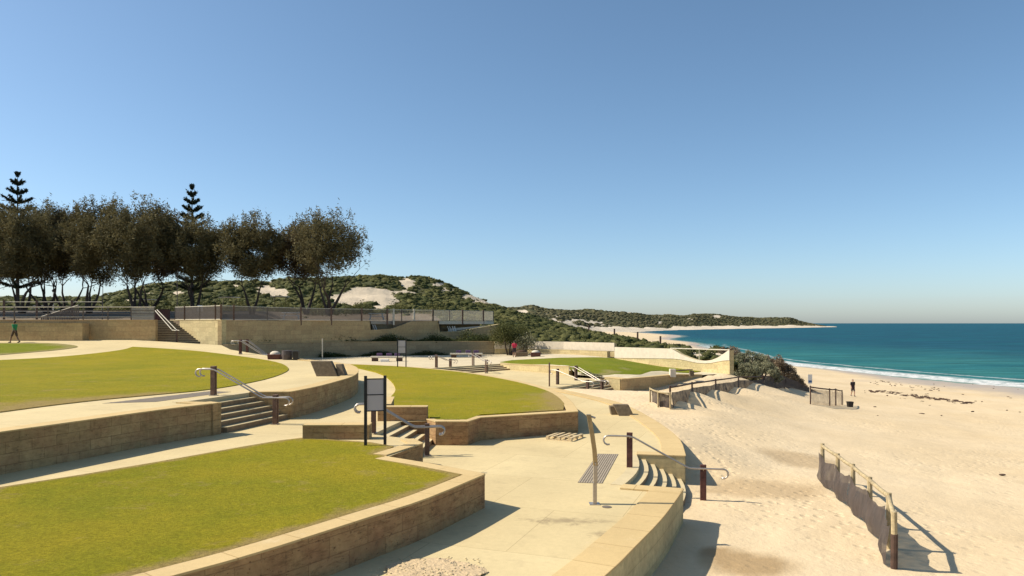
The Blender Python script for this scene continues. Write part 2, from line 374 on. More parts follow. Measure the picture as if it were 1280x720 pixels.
M['leaf_bush'] = leaf_mat('grey_green_bush_leaves', (.165,.165,.095), (.30,.28,.165), 1.6)
M['leaf_brown'] = leaf_mat('brown_grey_bush_leaves', (.18,.130,.085), (.32,.24,.15), 1.6)
M['leaf_scrub'] = leaf_mat('coastal_scrub_leaves', (.056,.066,.020), (.140,.132,.045), .16)
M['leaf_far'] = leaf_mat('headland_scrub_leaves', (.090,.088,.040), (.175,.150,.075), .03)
M['leaf_green'] = leaf_mat('low_green_plant_leaves', (.045,.060,.020), (.085,.100,.030), .8)
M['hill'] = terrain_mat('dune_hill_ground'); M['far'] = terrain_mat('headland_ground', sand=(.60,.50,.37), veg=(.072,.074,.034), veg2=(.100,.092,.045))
M['weed'] = plain('dry_seaweed', (.075,.040,.022), .9, var=.4)
M['land'] = plain('dry_ground', (.26,.19,.11), .95, var=.25, scale=.3)
M['prom'] = plain('promenade_ground', (.16,.115,.07), .95, var=.25, scale=.5)  # ground colour lowered to carry the shade of the trees and shrubs
# ------------------------------------------------------------------ measured levels: metres BELOW the camera at plan position (x, y)
def sm(t): t = max(0.0, min(1.0, t)); return t*t*(3-2*t)
def hP(x, y): return 4.2-.35*max(0, min(1, (y-27)/29))
def hQ(x, y): return 3.46
def hT(x, y): return 2.5-.9*max(0, min(1.05, (y-33)/27))**3
def hU(x, y): return 3.42-.17*sm(x/4)+.62*(1-sm((y-49.5)/6))+.85*sm((x-7)/9)
def C(h): return (lambda x, y: h)
def P(u, v, h):
    """plan position of the photo point (u, v) on the surface h (a number or a function)"""
    if not callable(h): y = h*F/(v-HZ); return ((u-640)/F*y, y)
    lo, hi = 3.0, 260.0
    for _ in range(60):
        y = (lo+hi)/2
        if h((u-640)/F*y, y) > (v-HZ)*y/F: lo = y
        else: hi = y
    return ((u-640)/F*lo, lo)
def XY(u, y): return ((u-640)/F*y, y)
def pts(seq, h): return [P(p[0], p[1], h) if (len(p) == 2 and not isinstance(p, Raw)) else (p[0], p[1]) for p in seq]
class Raw(tuple): pass
def r(x, y): return Raw((x, y))
def smooth_line(p, n=4):
    """Catmull-Rom through the points"""
    if len(p) < 3: return list(p)
    out = []
    q = [p[0]]+list(p)+[p[-1]]
    for i in range(1, len(q)-2):
        for k in range(n):
            t = k/n; a, b, c, d = q[i-1], q[i], q[i+1], q[i+2]
            out.append(tuple(.5*((2*b[j])+(-a[j]+c[j])*t+(2*a[j]-5*b[j]+4*c[j]-d[j])*t*t+(-a[j]+3*b[j]-3*c[j]+d[j])*t**3) for j in (0, 1)))
    out.append(tuple(p[-1])); return out
def inside(x, y, poly):
    c = False; n = len(poly)
    for i in range(n):
        x1, y1 = poly[i]; x2, y2 = poly[i-1]
        if (y1 > y) != (y2 > y) and x < (x2-x1)*(y-y1)/(y2-y1)+x1: c = not c
    return c
def edge_dist(x, y, poly):
    best = 1e9; n = len(poly)
    for i in range(n):
        x1, y1 = poly[i-1]; x2, y2 = poly[i]; dx, dy = x2-x1, y2-y1; L = dx*dx+dy*dy
        t = 0 if L == 0 else max(0, min(1, ((x-x1)*dx+(y-y1)*dy)/L))
        best = min(best, math.hypot(x-x1-t*dx, y-y1-t*dy))
    return best
def sheet(name, poly, h, mat, dz=0.0, step=1.5, skirt=0.0, edge=False, edge_poly=None, **kw):
    """a ground surface following h inside the outline"""
    from mathutils.geometry import delaunay_2d_cdt
    q = []
    for p in poly:
        if not q or math.hypot(p[0]-q[-1][0], p[1]-q[-1][1]) > 1e-3: q.append((float(p[0]), float(p[1])))
    if math.hypot(q[0][0]-q[-1][0], q[0][1]-q[-1][1]) < 1e-3: q.pop()
    poly = q; xs = [p[0] for p in poly]; ys = [p[1] for p in poly]; vs = [Vector(p) for p in poly]; es = [(i, (i+1) % len(poly)) for i in range(len(poly))]
    sx = max(step, (max(xs)-min(xs))/120); sy = max(step, (max(ys)-min(ys))/120)
    for i in range(1, int((max(xs)-min(xs))/sx)+1):
        for k in range(1, int((max(ys)-min(ys))/sy)+1):
            x, y = min(xs)+i*sx, min(ys)+k*sy
            if inside(x, y, poly) and edge_dist(x, y, poly) > step*.25: vs.append(Vector((x, y)))
    ov, _, of, *_r = delaunay_2d_cdt(vs, es, [], 0, 1e-5)
    bm = bmesh.new(); bv = [bm.verts.new((v.x, v.y, 0)) for v in ov]
    for f in of:
        cx = sum(ov[k].x for k in f)/len(f); cy = sum(ov[k].y for k in f)/len(f)
        if inside(cx, cy, poly):
            try: bm.faces.new([bv[k] for k in f])
            except ValueError: pass
    bmesh.ops.delete(bm, geom=[v for v in bm.verts if not v.link_faces], context='VERTS')
    for v in bm.verts: v.co.z = CZ-h(v.co.x, v.co.y)+dz
    bmesh.ops.recalc_face_normals(bm, faces=bm.faces)
    for f in bm.faces:
        if f.normal.z < 0: f.normal_flip()
    if skirt:
        be = [e for e in bm.edges if len(e.link_faces) == 1]
        ret = bmesh.ops.extrude_edge_only(bm, edges=be)
        for v in [g for g in ret['geom'] if isinstance(g, bmesh.types.BMVert)]: v.co.z -= skirt
    me = bpy.data.meshes.new(name); bm.to_mesh(me); bm.free()
    me.materials.append(mat)
    if edge:
        ep = edge_poly or poly
        at = me.attributes.new('edge', 'FLOAT', 'POINT')
        at.data.foreach_set('value', [min(1.0, edge_dist(v.co.x, v.co.y, ep)/edge) if ep else 1.0 for v in me.vertices])
    o = bpy.data.objects.new(name, me); link(o); return tag(o, **kw)
def offset_line(line, d):
    """parallel line at distance d to the LEFT of the walking direction"""
    out = []; n = len(line)
    for i, (x, y) in enumerate(line):
        ns = []
        for a, b in ((i-1, i), (i, i+1)):
            if a >= 0 and b < n:
                dx, dy = line[b][0]-line[a][0], line[b][1]-line[a][1]; L = math.hypot(dx, dy) or 1; ns.append((-dy/L, dx/L))
        nx = sum(q[0] for q in ns)/len(ns); ny = sum(q[1] for q in ns)/len(ns); L2 = nx*nx+ny*ny
        if L2 < .2: L2 = .2
        out.append((x+nx/L2*d, y+ny/L2*d))
    return out
def ribbon(line, thick, ztop, zbot, out=0.0):
    """wall body: outer face along line, thick to its left; ztop / zbot are functions of (i, x, y)"""
    A = offset_line(line, -out); B = offset_line(line, thick); mb = MB(); s = 0
    for i in range(len(line)-1):
        (ax, ay), (bx, by) = A[i], A[i+1]; (cx, cy), (dx, dy) = B[i], B[i+1]
        L = math.hypot(line[i+1][0]-line[i][0], line[i+1][1]-line[i][1])
        t0, t1 = ztop(i, *line[i]), ztop(i+1, *line[i+1]); b0, b1 = zbot(i, *line[i]), zbot(i+1, *line[i+1])
        j = len(mb.v); mb.v += [(ax,ay,b0),(bx,by,b1),(dx,dy,b1),(cx,cy,b0),(ax,ay,t0),(bx,by,t1),(dx,dy,t1),(cx,cy,t0)]
        def q(idx, uv): mb.f.append([j+k for k in idx]); mb.uv.append(uv)
        q((0,1,5,4), [(s,b0),(s+L,b1),(s+L,t1),(s,t0)]); q((2,3,7,6), [(s+L,b1),(s,b0),(s,t0),(s+L,t1)])
        q((4,5,6,7), [(s,0),(s+L,0),(s+L,thick),(s,thick)])
        q((3,2,1,0), [(s,0),(s+L,0),(s+L,thick),(s,thick)])
        if i == 0: q((3,0,4,7), [(0,b0),(thick,b0),(thick,t0),(0,t0)])
        if i == len(line)-2: q((1,2,6,5), [(s+L,b1),(s+L+thick,b1),(s+L+thick,t1),(s+L,t1)])
        s += L
    return mb
_wk = [0]
def wall(name, line, h, hbot, mat, label, cat='wall', thick=.4, cop=True, copw=None, rise=.02, copmat=None, group=None, copt=.035):
    """a retaining wall and its coping; h, hbot metres below the camera"""
    hf = h if callable(h) else C(h); bf = hbot if callable(hbot) else C(hbot)
    _wk[0] += 1; rise = rise+.0017*_wk[0]
    mx = sum(p[0] for p in line)/len(line); my = sum(p[1] for p in line)/len(line)
    m0 = min(range(len(line)), key=lambda i: math.hypot(line[i][0]-mx, line[i][1]-my))
    t = empty(name, (line[m0][0], line[m0][1], CZ-bf(*line[m0])), label, cat, group)
    zt = (lambda i, x, y: CZ-hf(x, y)+rise-(copt if cop else 0)); zb = (lambda i, x, y: CZ-bf(x, y))
    o = ribbon(line, thick, zt, zb, .02).build('stone_blocks', mat, t, fixn=False)
    if cop:
        ribbon(line, copw or thick+.02, lambda i, x, y: CZ-hf(x, y)+rise, lambda i, x, y: CZ-hf(x, y)+rise-copt+.002, .035).build('coping', copmat or M['coping'], t, fixn=False)
    return t
# ------------------------------------------------------------------ outlines in plan
P_edge_near = smooth_line([(-6.5,3.2),(-3.0,5.2),(-.5,8.2),P(756,720,hP),P(790,687,hP),P(823,653,hP),P(841,630,hP),P(853,612.5,hP)], 4)
P_notchA = P(779,607,hP); P_notchB = P(796,569,hP); P_back = P(856,571,hP)
P_edge_far = smooth_line([P_back,P(849,551,hP),P(832,536,hP),P(812,523,hP),P(790,511,hP),P(768,502.5,hP),P(735,494.5,hP),P(692,485.5,hP)], 3)
R_A, R_B = (-6.6,54.0), (-1.0,60.3); R_a, R_b = (-5.8,53.3), (-.2,59.6)
S2A, S2B = P(692,485.5,hP), (6.4,50.0)
D0, D1, D2 = (4.3,54.2), (4.7,51.6), (6.6,50.5); DW0, DW1 = (7.5,49.45), (14.9,56.5)
polyP = [(-16,2)]+P_edge_near+[P_notchA,P_notchB]+P_edge_far+[S2B,D2,D1,D0,R_b,R_a,(-12,52.5),(-20,30),(-20,2)]
poly_beach_edge = polyP
M_wallA = smooth_line([(-14,3.2),(-10,4.8),(-7.2,6.9),P(220,722,3.48),P(320,694,3.48),P(393,671,3.48),P(467,647,3.48),P(534,625,3.48),P(605,595,3.48)], 3)
K1, K0b = P(482,572.5,3.47), P(534,581,3.47); K3 = (-2.55,20.6)
B_zig = [(-3.0,25.45),P(545,527.5,3.4), P(584,527.5,3.4), P(600,522.5,3.4), P(722,515,3.4)]
B_curve = smooth_line([P(722,515,3.4),P(711,500,3.4),P(690,488,3.4),P(650,477,3.4),P(600,468,3.4),P(560,463,3.4),P(500,458,3.4),(-14,60)], 3)
S1A, S1B, S1b, S1a = (-4.33,22.4), (-3.9,25.3), (-2.75,25.2), (-3.0,21.6)
polyM = M_wallA+[K0b,K1,K3,(-2.9,21.45),S1A,S1B,(-2.98,25.4)]+B_zig[:-1]+B_curve+[(-45,60),(-45,3.2)]
T_front = smooth_line([(-19,3),(-16,7),(-13.4,12),P(0,541,hT),P(100,527,hT),P(200,513,hT),P(276,504,hT)], 3)
ST_A, ST_B = P(226,503.3,hT), P(312,491,hT)
T_curve = smooth_line([P(362,490.5,hT),P(395,484,hT),P(425,476,hT),P(441,470.5,hT),P(447.5,464.5,hT),P(444,459,hT),P(432,455.3,hT),P(405,452,hT),P(375,449,hT),P(347,446,hT)], 4)
T_back = [P(328,443.6,hT),P(288,437.0,hT),P(277,431.5,hT)]
polyT = T_front+[ST_A,ST_B]+T_curve+T_back+[(-33.5,63.5),(-95,63.5),(-95,3)]
W1 = [(-2,78.5),(1.3,79.0),(5.5,76.5),XY(768,72.0)]
W2 = smooth_line([XY(768.5,70.5),XY(800,67.5),XY(840,64),XY(880,60.6),XY(912,58)], 4)
RW = smooth_line([(-23.8,60.3),XY(330,65.5),XY(400,72),XY(470,75.5),XY(560,78),XY(640,79.2)], 4)
polyU = [(-9,54.5),R_A,R_B,D0,D1,D2,DW0,DW1,(16.5,58.0)]+W2[::-1]+W1[::-1]+RW[::-1]+[P(347,446,hT),(-14,50)]
# ------------------------------------------------------------------ beach: one surface through measured points
ctrl = []
for u, v, h in [(800,720,5.1),(900,720,5.15),(1000,720,5.2),(1118,712,5.27),(1280,720,5.35),(1026,601,5.15),(879,626,5.05),(853,652,5.02),
    (960,580,5.0),(1000,640,5.15),(900,548,4.75),(930,530,4.75),(880,522,4.4),(1100,540,6.2),(1150,600,5.55),(1280,560,6.6),(1280,640,5.6),
    (1000,520,5.7),(950,510,5.2),(900,505,4.8),(1060,530,6.1),(840,517,4.42),(860,508,4.55),(895,490,4.85),(925,486,5.0),(955,486,5.1),(960,475,5.2),(985,481,6.0),(1008,489,6.5),
    (1012,503,6.85),(1053,507,7.0),(1066,495,7.5),(1280,510,8.2),(1180,505,8.0),(985,457,9.5),(1040,462,9.5),(1100,469,9.5),(1180,477,9.5),(1280,485,9.5),(1420,497,9.5),
    (940,449,9.5),(900,440,9.5),(870,432,9.5),(840,425,9.5),(1120,480,8.9),(1240,495,8.9),(1020,475,8.7),(770,419,5.2),(790,512,4.26),(770,504,4.2),(735,497,4.12),(812,526,4.26),(832,539,4.27),(846,552,4.3)]:
    y = h*F/(v-HZ); ctrl.append(((u-640)/F*y, y, h))
ctrl += [(2.0,10,4.95),(-3,6,5.0),(4.5,42,4.14),(5.6,39.5,4.15),(8.2,48.2,4.72),(10.5,49,4.66),(11,49.4,4.75),(12.6,52.2,4.7),(14.2,53.5,4.5),(15.5,56.4,4.2),(17.5,57,4.25),(18.5,60,4.4),(6.5,37,4.2),(6.0,23.3,4.98),(5.8,25,4.55),
    (21,58,5.2),(8.8,37.7,4.1),(10.0,40.2,4.12),(13.0,46,4.30),(16.35,52,4.62),(4.9,44.6,4.12),(6.0,46.3,4.40),(3.4,43.3,4.06),(20,66,4.9),(26,75,5.6),(30,83,6.9),(0,20,5.4),(0,40,5.2),(-30,10,5.5),(-30,60,5.5),(0,90,3.2),(12,100,3.6),(25,120,4.6),(32,110,6.0),(0,200,3.8),(30,200,5.6),(45,190,7.6),(45,300,6.4),(60,500,6.5),(0,500,3),(-60,300,3),
    (30,8,5.4),(60,8,5.8),(60,30,7.8),(90,40,9.2),(100,60,9.5),(125,90,12),(73,200,10.4),(75,165,10.4),(82,150,10.7),(90,125,10.7),(100,200,12.5),(120,300,12.5),(130,420,12),(100,160,12.5),(200,100,14),(200,300,14),(300,600,14),(190,700,12),(140,712,9.6),(400,200,14),(150,40,14),(200,12,14)]
ctrl = np.array(ctrl); _c = 1.2
_D = np.sqrt(((ctrl[:,None,:2]-ctrl[None,:,:2])**2).sum(-1)+_c*_c)
_w = np.linalg.solve(-_D+np.eye(len(ctrl))*-.02, ctrl[:,2]-5)
def hS_np(X, Y):
    out = np.full(X.shape, 5.0)
    for (cx, cy, _), w in zip(ctrl, _w): out -= w*np.sqrt((X-cx)**2+(Y-cy)**2+_c*_c)
    return np.clip(out, -3, 14)
def hS(x, y): return float(hS_np(np.array([float(x)]), np.array([float(y)]))[0])
def on_sand(u, v): x, y = P(u, v, hS); return Vector((x, y, CZ-hS(x, y)))
def fbm(X, Y, sc, seed, octs=4):
    rng = np.random.RandomState(seed); out = np.zeros(X.shape)
    for o in range(octs):
        for _ in range(5):
            a = rng.uniform(0, 2*math.pi); k = 2*math.pi/sc*(2**o)*rng.uniform(.6, 1.4)
            out += np.sin((X*math.cos(a)+Y*math.sin(a))*k+rng.uniform(0, 6.28)+1.3*np.sin((X*math.sin(a)-Y*math.cos(a))*k*.6+rng.uniform(0,6)))*.42/(1.8**o)
    return out/2.2
def polar_grid(us, ys):
    U, Y = np.meshgrid(us, ys); X = (U-640)/F*Y; return X, Y
def grid_faces(nr, nc):
    i = np.arange(nr-1)[:,None]*nc+np.arange(nc-1)[None,:]; i = i.ravel()
    return np.stack([i, i+1, i+nc+1, i+nc], 1)
# sand
us = np.arange(-900, 2700, 7.0); ys = 5.0*np.exp(np.linspace(0, math.log(900/5.0), 300))
X, Y = polar_grid(us, ys); H = hS_np(X, Y)
soft = fbm(X, Y, 9, 1)*.05+fbm(X, Y, 2.2, 2, 3)*.028
PX, PY = X.ravel(), Y.ravel(); Hf = H.ravel().copy(); nz = soft.ravel()
mn = (ctrl[:,1]).min()
trod = np.clip(.55+.7*fbm(PX, PY, 14, 5), .1, 1.0)
for i in range(len(PX)):
    x, y = PX[i], PY[i]
    if y < 64 and -46 < x < 19:
        for poly, lim in ((polyP, hP), (polyM, C(4.6)), (polyU, hU)):
            if inside(x, y, poly):
                d = edge_dist(x, y, poly); want = lim(x, y)+.30
                if Hf[i] < want: Hf[i] += (want-Hf[i])*min(1, .25+d/.25)
                nz[i] *= .2
zz = CZ-Hf+nz
damp = np.zeros(len(PX))
for (u, v, rx, ry) in [(955,612,2.0,1.3),(905,612,.9,.35),(935,705,1.1,.9),(900,692,.5,.5),(1000,575,1.7,1.8)]:
    x, y = P(u, v, hS); damp = np.maximum(damp, np.clip(2.6-2.4*np.sqrt(((PX-x)/rx)**2+((PY-y)/ry)**2)+.35*fbm(PX, PY, 1.6, 9, 3), 0, 1)*(.95 if v > 650 else .6))
wet = np.clip((Hf-8.88+.14*fbm(PX, PY, 12, 4))/.38, 0, 1)*.85
litter = np.clip(1.3-np.abs(Hf-8.45)*1.2, 0, 1)*(PX > 30)+.7*np.clip(1.2-np.hypot(PX-7, PY-20)/6, 0, 1)+.5*np.clip(1.2-np.hypot(PX-5.5, PY-44)/4, 0, 1)
np_mesh('beach_sand', np.stack([PX, PY, zz], 1), grid_faces(len(ys), len(us)), M['sand'], smooth=True,
        attrs=dict(damp=damp, wet=wet, litter=litter, trod=trod), kind='structure')
# sea
us = np.arange(-2600, 5200, 40.0); vs = np.concatenate([np.arange(HZ+120, HZ+6, -1.2), np.geomspace(6, .14, 40)+HZ]); ys = CZ*F/(vs-HZ)
X, Y = polar_grid(us, ys)
fine_u = np.arange(500, 2100, 9.0); us = np.unique(np.concatenate([us, fine_u])); X, Y = polar_grid(us, ys)
dep = np.where(Y < 880, hS_np(X, np.minimum(Y, 900))-CZ, 5)
off = np.clip((Y-120)/900, 0, 1)*.75+np.clip((X-70)/300, 0, .35)
np_mesh('sea_water', np.stack([X.ravel(), Y.ravel(), np.zeros(X.size)], 1), grid_faces(len(ys), len(us)), M['water'], smooth=True,
        attrs=dict(depth=dep.ravel(), offshore=off.ravel()), kind='structure')
# dry land behind the hills, out to the horizon
mb = MB(); mb.poly([(-60000,60,.6),(-45,60,.6),(-45,600,.6),(-2,1200,.6),(50,3000,.6),(50,55000,.6),(-60000,55000,.6)]); mb.build('inland_ground', M['land'], kind='structure')
# ------------------------------------------------------------------ terrain layers from measured skylines
def lerp_keys(keys, u):
    ks = sorted(keys)
    if u <= ks[0]: return keys[ks[0]]
    for a, b in zip(ks, ks[1:]):
        if a <= u <= b:
            t = (u-a)/(b-a); return [tuple(p+(q-p)*t for p, q in zip(r0, r1)) for r0, r1 in zip(keys[a], keys[b])]
    return keys[ks[-1]]
def terrain(name, keys, us, sub, mat, amp, nsc, seed, vegfn):
    """keys: u -> list of (distance, photo row) from the near foot over the crest to the back"""
    rows = []; 
    for u in us:
        ks = lerp_keys(keys, u); col = []
        for (d0, v0), (d1, v1) in zip(ks, ks[1:]):
            z0, z1 = CZ-(v0-HZ)*d0/F, CZ-(v1-HZ)*d1/F
            for k in range(sub):
                t = k/sub; tt = t*t*(3-2*t)*.6+t*.4; col.append((d0+(d1-d0)*t, z0+(z1-z0)*tt))
        d1, v1 = ks[-1]; col.append((d1, CZ-(v1-HZ)*d1/F)); rows.append(col)
    A = np.array(rows); D = A[:,:,0].T; Z = A[:,:,1].T; U = np.array(us)[None,:]; X = (U-640)/F*D
    nr = D.shape[0]; prof = np.sin(np.clip(np.linspace(0, 1, nr), 0, 1)*math.pi)[:,None]**.5
    Z = Z+fbm(X, D, nsc, seed)*amp*prof
    veg = vegfn(X, D, U+0*X, Z)
    o = np_mesh(name, np.stack([X.ravel(), D.ravel(), Z.ravel()], 1), grid_faces(nr, len(us)), mat, smooth=True, attrs=dict(veg=veg.ravel()), kind='structure')
    return X, D, Z, veg
def pix(X, Y, Z): return 640+F*X/Y, HZ+F*(CZ-Z)/Y
# main dune hill
hill_keys = {
 -420:[(105,398),(125,385),(170,368),(230,380)], 0:[(105,398),(125,386),(165,374),(230,384)], 60:[(105,398),(125,384),(165,370.5),(230,384)],
 125:[(108,398),(130,385),(170,371),(235,384)], 160:[(108,398),(130,382),(175,362),(240,380)], 192:[(110,397),(135,378),(180,353),(250,376)],
 225:[(110,397),(135,376),(185,351),(260,374)], 300:[(112,396),(140,374),(195,350),(280,372)], 400:[(115,396),(145,374),(210,347),(300,370)],
 450:[(120,396),(155,372),(225,343.5),(320,368)], 480:[(120,396),(160,370),(230,343),(330,368)], 500:[(125,396),(165,370),(235,345.5),(330,370)], 517:[(125,396),(168,370),(240,344),(330,372)],
 540:[(130,395),(172,372),(245,347.5),(330,376)], 557:[(130,395),(175,374),(250,354),(330,380)], 590:[(135,395),(180,380),(255,366.5),(330,390)], 605:[(135,396),(185,383),(260,373),(330,395)],
 635:[(140,400),(190,392),(265,385),(330,400)], 670:[(150,408),(200,404),(280,396),(330,404)], 720:[(160,420),(210,415),(290,410),(330,414)]}
hill_keys = {u: [(d, v+(2.6 if k in (1, 2) else 0)) for k, (d, v) in enumerate(ks)] for u, ks in hill_keys.items()}
patches = [(458,369,30,8),(430,376,20,6),(478,375,16,8),(345,367,14,6),(330,362,8,5),(508,355,9,6),(545,356,10,2),(602,378,14,3),(588,372,9,4),(560,362,9,2),(505,366,12,2),(290,358,8,2),(265,352,6,1.5),(160,377,8,2)]
def veg_hill(X, D, U, Z):
    u, v = pix(X, D, Z); g = np.ones(X.shape)*.95; n = fbm(X, D, 9, 31, 4)
    for (a, b, ru, rv) in patches:
        g = np.minimum(g, np.clip(np.sqrt(((u-a)/ru/1.35)**2+((v-b)/rv/1.45)**2)-.35+.35*n, 0, 1))
    return np.minimum(g, np.where(fbm(X, D, 30, 33, 4)+.35*n > .82, .2, 1))
hillX, hillY, hillZ, hillV = terrain('dune_hill', hill_keys, np.arange(-420, 721, 3.0), 26, M['hill'], 1.1, 38, 12, veg_hill)
# nearer scrub-covered dune behind the promenade end
dune_keys = {
 380:[(87,404),(95,400),(120,396),(160,402)], 560:[(88,412),(96,402),(150,391),(190,398)], 605:[(89,418),(98,408),(155,391.5),(200,398)], 642:[(84.5,425),(96,413),(158,391),(205,398)],
 667:[(83.5,427),(95,418),(150,400),(200,406)], 700:[(81,430),(92,423),(140,407.5),(185,414)], 735:[(78,431),(88,425),(130,416.0),(170,424)], 772:[(75,433),(85,429),(120,422.8),(150,431)],
 810:[(70,439),(80,436),(110,431),(135,441)], 835:[(68,443),(78,439),(100,436),(122,449)], 868:[(66,448),(74,444),(92,440.5),(110,457)], 905:[(63,450),(70,445),(82,442),(100,465)], 925:[(62,462),(70,462),(80,462),(95,475)]}
def veg_dune(X, D, U, Z):
    n = fbm(X, D, 7, 41, 4); g = np.ones(X.shape)*.95
    u, v = pix(X, D, Z)
    return np.where((fbm(X, D, 16, 43)+.3*n > .95) | ((u > 850) & (n > .1)), .25, g)
duneX, duneY, duneZ, duneV = terrain('scrub_dune', dune_keys, np.arange(380, 926, 3.0), 22, M['hill'], .45, 17, 14, veg_dune)
# headland across the bay
far_keys = {
 540:[(340,404),(390,396),(620,390),(800,396)], 600:[(380,405),(430,398),(760,388),(1000,394)], 650:[(450,408),(500,400),(900,385),(1200,394)], 665:[(470,409),(520,401),(920,383.2),(1220,393)],
 680:[(500,410),(560,402),(950,386.5),(1230,393)], 700:[(540,412),(600,403.5),(1000,388),(1300,394)], 750:[(620,417.8),(760,409),(1100,389),(1400,395)],
 800:[(780,415.1),(900,409.6),(1200,393.2),(1500,399)], 830:[(920,413.4),(1010,408.8),(1300,395),(1600,400)], 850:[(1000,412.7),(1110,408.3),(1350,394.2),(1700,399)], 868:[(1040,412.3),(1150,408.1),(1400,392.2),(1750,399)], 
 900:[(1150,411.5),(1280,407.8),(1500,393.4),(1800,399)], 925:[(1220,411.1),(1350,407.6),(1560,396.5),(1850,400)], 950:[(1300,410.7),(1450,407.2),(1650,397.8),(1900,401)], 985:[(1430,410.1),(1570,406.6),(1730,397.6),(1950,402)],
 1000:[(1500,409.8),(1650,406.6),(1800,401.2),(2000,404)], 1012:[(1560,409.6),(1700,407),(1850,404.6),(2050,406)], 1032:[(1700,409.1),(1800,408.2),(1900,408),(2100,409)], 1047:[(1800,408.9),(1850,408.75),(1900,408.7),(2100,409.3)]}
rowsub = 20
def veg_far(X, D, U, Z):
    nr = D.shape[0]; row = np.arange(nr)[:,None]+0*X; n = fbm(X, D, 60, 51, 4); u, v = pix(X, D, Z)
    g = np.where(row >= rowsub+2*n, .95, .05)
    g = np.where(np.maximum(fbm(X, D, 150, 53), fbm(X, D, 70, 57))+.25*n > .80, .15, g)
    for (a, b, ru, rv) in [(610,392,20,2.5),(648,391,14,3),(655,398,25,2),(695,396,6,2.5),(688,400,8,1.5),(720,401,14,2),(742,404,14,2.5),(700,402.5,30,1.6),(825,404,4,2),(895,396,6,2),(655,390,6,3)]:
        g = np.minimum(g, np.clip(np.sqrt(((u-a)/ru)**2+((v-b)/rv)**2)-.4+.3*n, 0, 1))
    return np.where(u > 1030, .05, g)
farX, farY, farZ, farV = terrain('headland', far_keys, np.arange(540, 1048, 2.0), rowsub, M['far'], 3.0, 160, 16, veg_far)
# promenade ground behind the upper walls
prom_front = [(-110,62.9),(-34,62.9),(-34,67.3),(-31.9,67.2),(-24.6,60.9),XY(330,66.3),XY(400,72.8),XY(462,76.7),XY(463,79.8),XY(491,81.2),XY(492,78.7),XY(515,79.6),XY(548,81.4),XY(552,86)]
def hProm(x, y): return .25-.00*y if y < 66 else max(-1.25, .25-1.5*(y-66)/22) if x < -24 else (.25 if y < 84 else max(-.9, .25-1.15*(y-84)/14))
def hProm(x, y):
    e = max(0, min(1, (y-(68 if x < -26 else 84))/18)); return -.26-1.15*sm(e)+0.0
sheet('promenade_ground', prom_front+[XY(540,104),(-25,128),(-110,128)], hProm, M['prom'], step=3, skirt=3, kind='structure')
# ------------------------------------------------------------------ paved levels
sheet('lower_paving', polyP, hP, M['pave'], dz=0, step=1.5, skirt=0, kind='structure')
sheet('middle_paving', polyM, hQ, M['pave'], step=2, kind='structure')
sheet('upper_paving', polyT, hT, M['pave'], step=1.5, kind='structure')
sheet('far_paving', polyU, hU, M['pave_low'], step=1.2, kind='structure')
# lawns
LA_in = offset_line(M_wallA, .42)
lawnA = [(-45,4),(-45,14)]+[P(0,610.5,hQ),P(100,595,hQ),P(200,578,hQ),P(300,560,hQ),P(350,551.5,hQ),P(380,548,hQ),P(464,554,hQ),P(492,559,hQ),P(474,568.5,hQ),P(488,575.5,hQ),P(532,585.5,hQ),P(577,594.5,hQ)]+LA_in[::-1][2:]
sheet('near_lawn', lawnA, hQ, M['lawn'], dz=.03, step=.5, skirt=.05, edge=.30, edge_poly=None, kind='structure')
lawnB = smooth_line([P(430,456.3,3.4),P(470,465,3.4),P(488,475,3.4),P(494.5,487,3.4),P(488,497,3.4)],3)+[(-4.35,26.0),(-3.0,25.95),P(546,525.3,3.4),P(583,525.3,3.4),P(601,519,3.4),P(704,513,3.4)]+offset_line(B_curve, .35)[2:-1]
sheet('middle_lawn', lawnB, C(3.4), M['lawn'], dz=.03, step=1.5, skirt=.12, edge=1.4, edge_poly=offset_line(B_curve, .4)[:6], kind='structure')
lawnC = [(-60,13),(-22,15.5)]+smooth_line([P(0,516,hT),P(60,508,hT),P(130,500,hT),P(200,493.5,hT),P(265,487,hT),P(330,475,hT),P(358,465,hT),P(359,459,hT),P(345,453,hT),P(310,447,hT),P(255,440,hT),P(205,436,hT),P(166,433.8,hT)],3)+smooth_line([P(164,434.3,hT),P(150,438,hT),P(100,444,hT),P(50,448,hT),P(0,450.5,hT)],3)+[(-60,47)]
sheet('upper_lawn', lawnC, hT, M['lawn'], dz=.03, step=1.5, skirt=.06, edge=1.3, edge_poly=lawnC[1:12], kind='structure')
lawnC2 = [(-60,57.8)]+smooth_line([P(0,428.8,hT),P(60,429.2,hT),P(88,431.3,hT),P(97,433.5,hT),P(90,435.5,hT),P(70,438,hT),P(30,441.5,hT),P(0,444,hT)],3)+[(-60,50.5)]
sheet('back_lawn', lawnC2, hT, M['lawn_green'], dz=.03, step=2, skirt=.06, edge=1, edge_poly=None, kind='structure').data
lawnD = [P(625,453,hU),P(640,450.5,hU),P(700,447.5,hU),(10.0,70.8)]+offset_line(W2[1:8], -.25)[::1]+[P(878,464,hU),P(862,466.5,hU),P(800,468.5,hU),P(748,469.5,hU),P(730,467,hU),P(713,461.5,hU),D0,P(690,455.6,hU),P(650,455.4,hU)]
sheet('beachside_lawn', lawnD, hU, M['lawn_green'], dz=.035, step=1.2, skirt=.06, edge=.5, edge_poly=[P(748,469,hU),P(862,466,hU)], kind='structure')
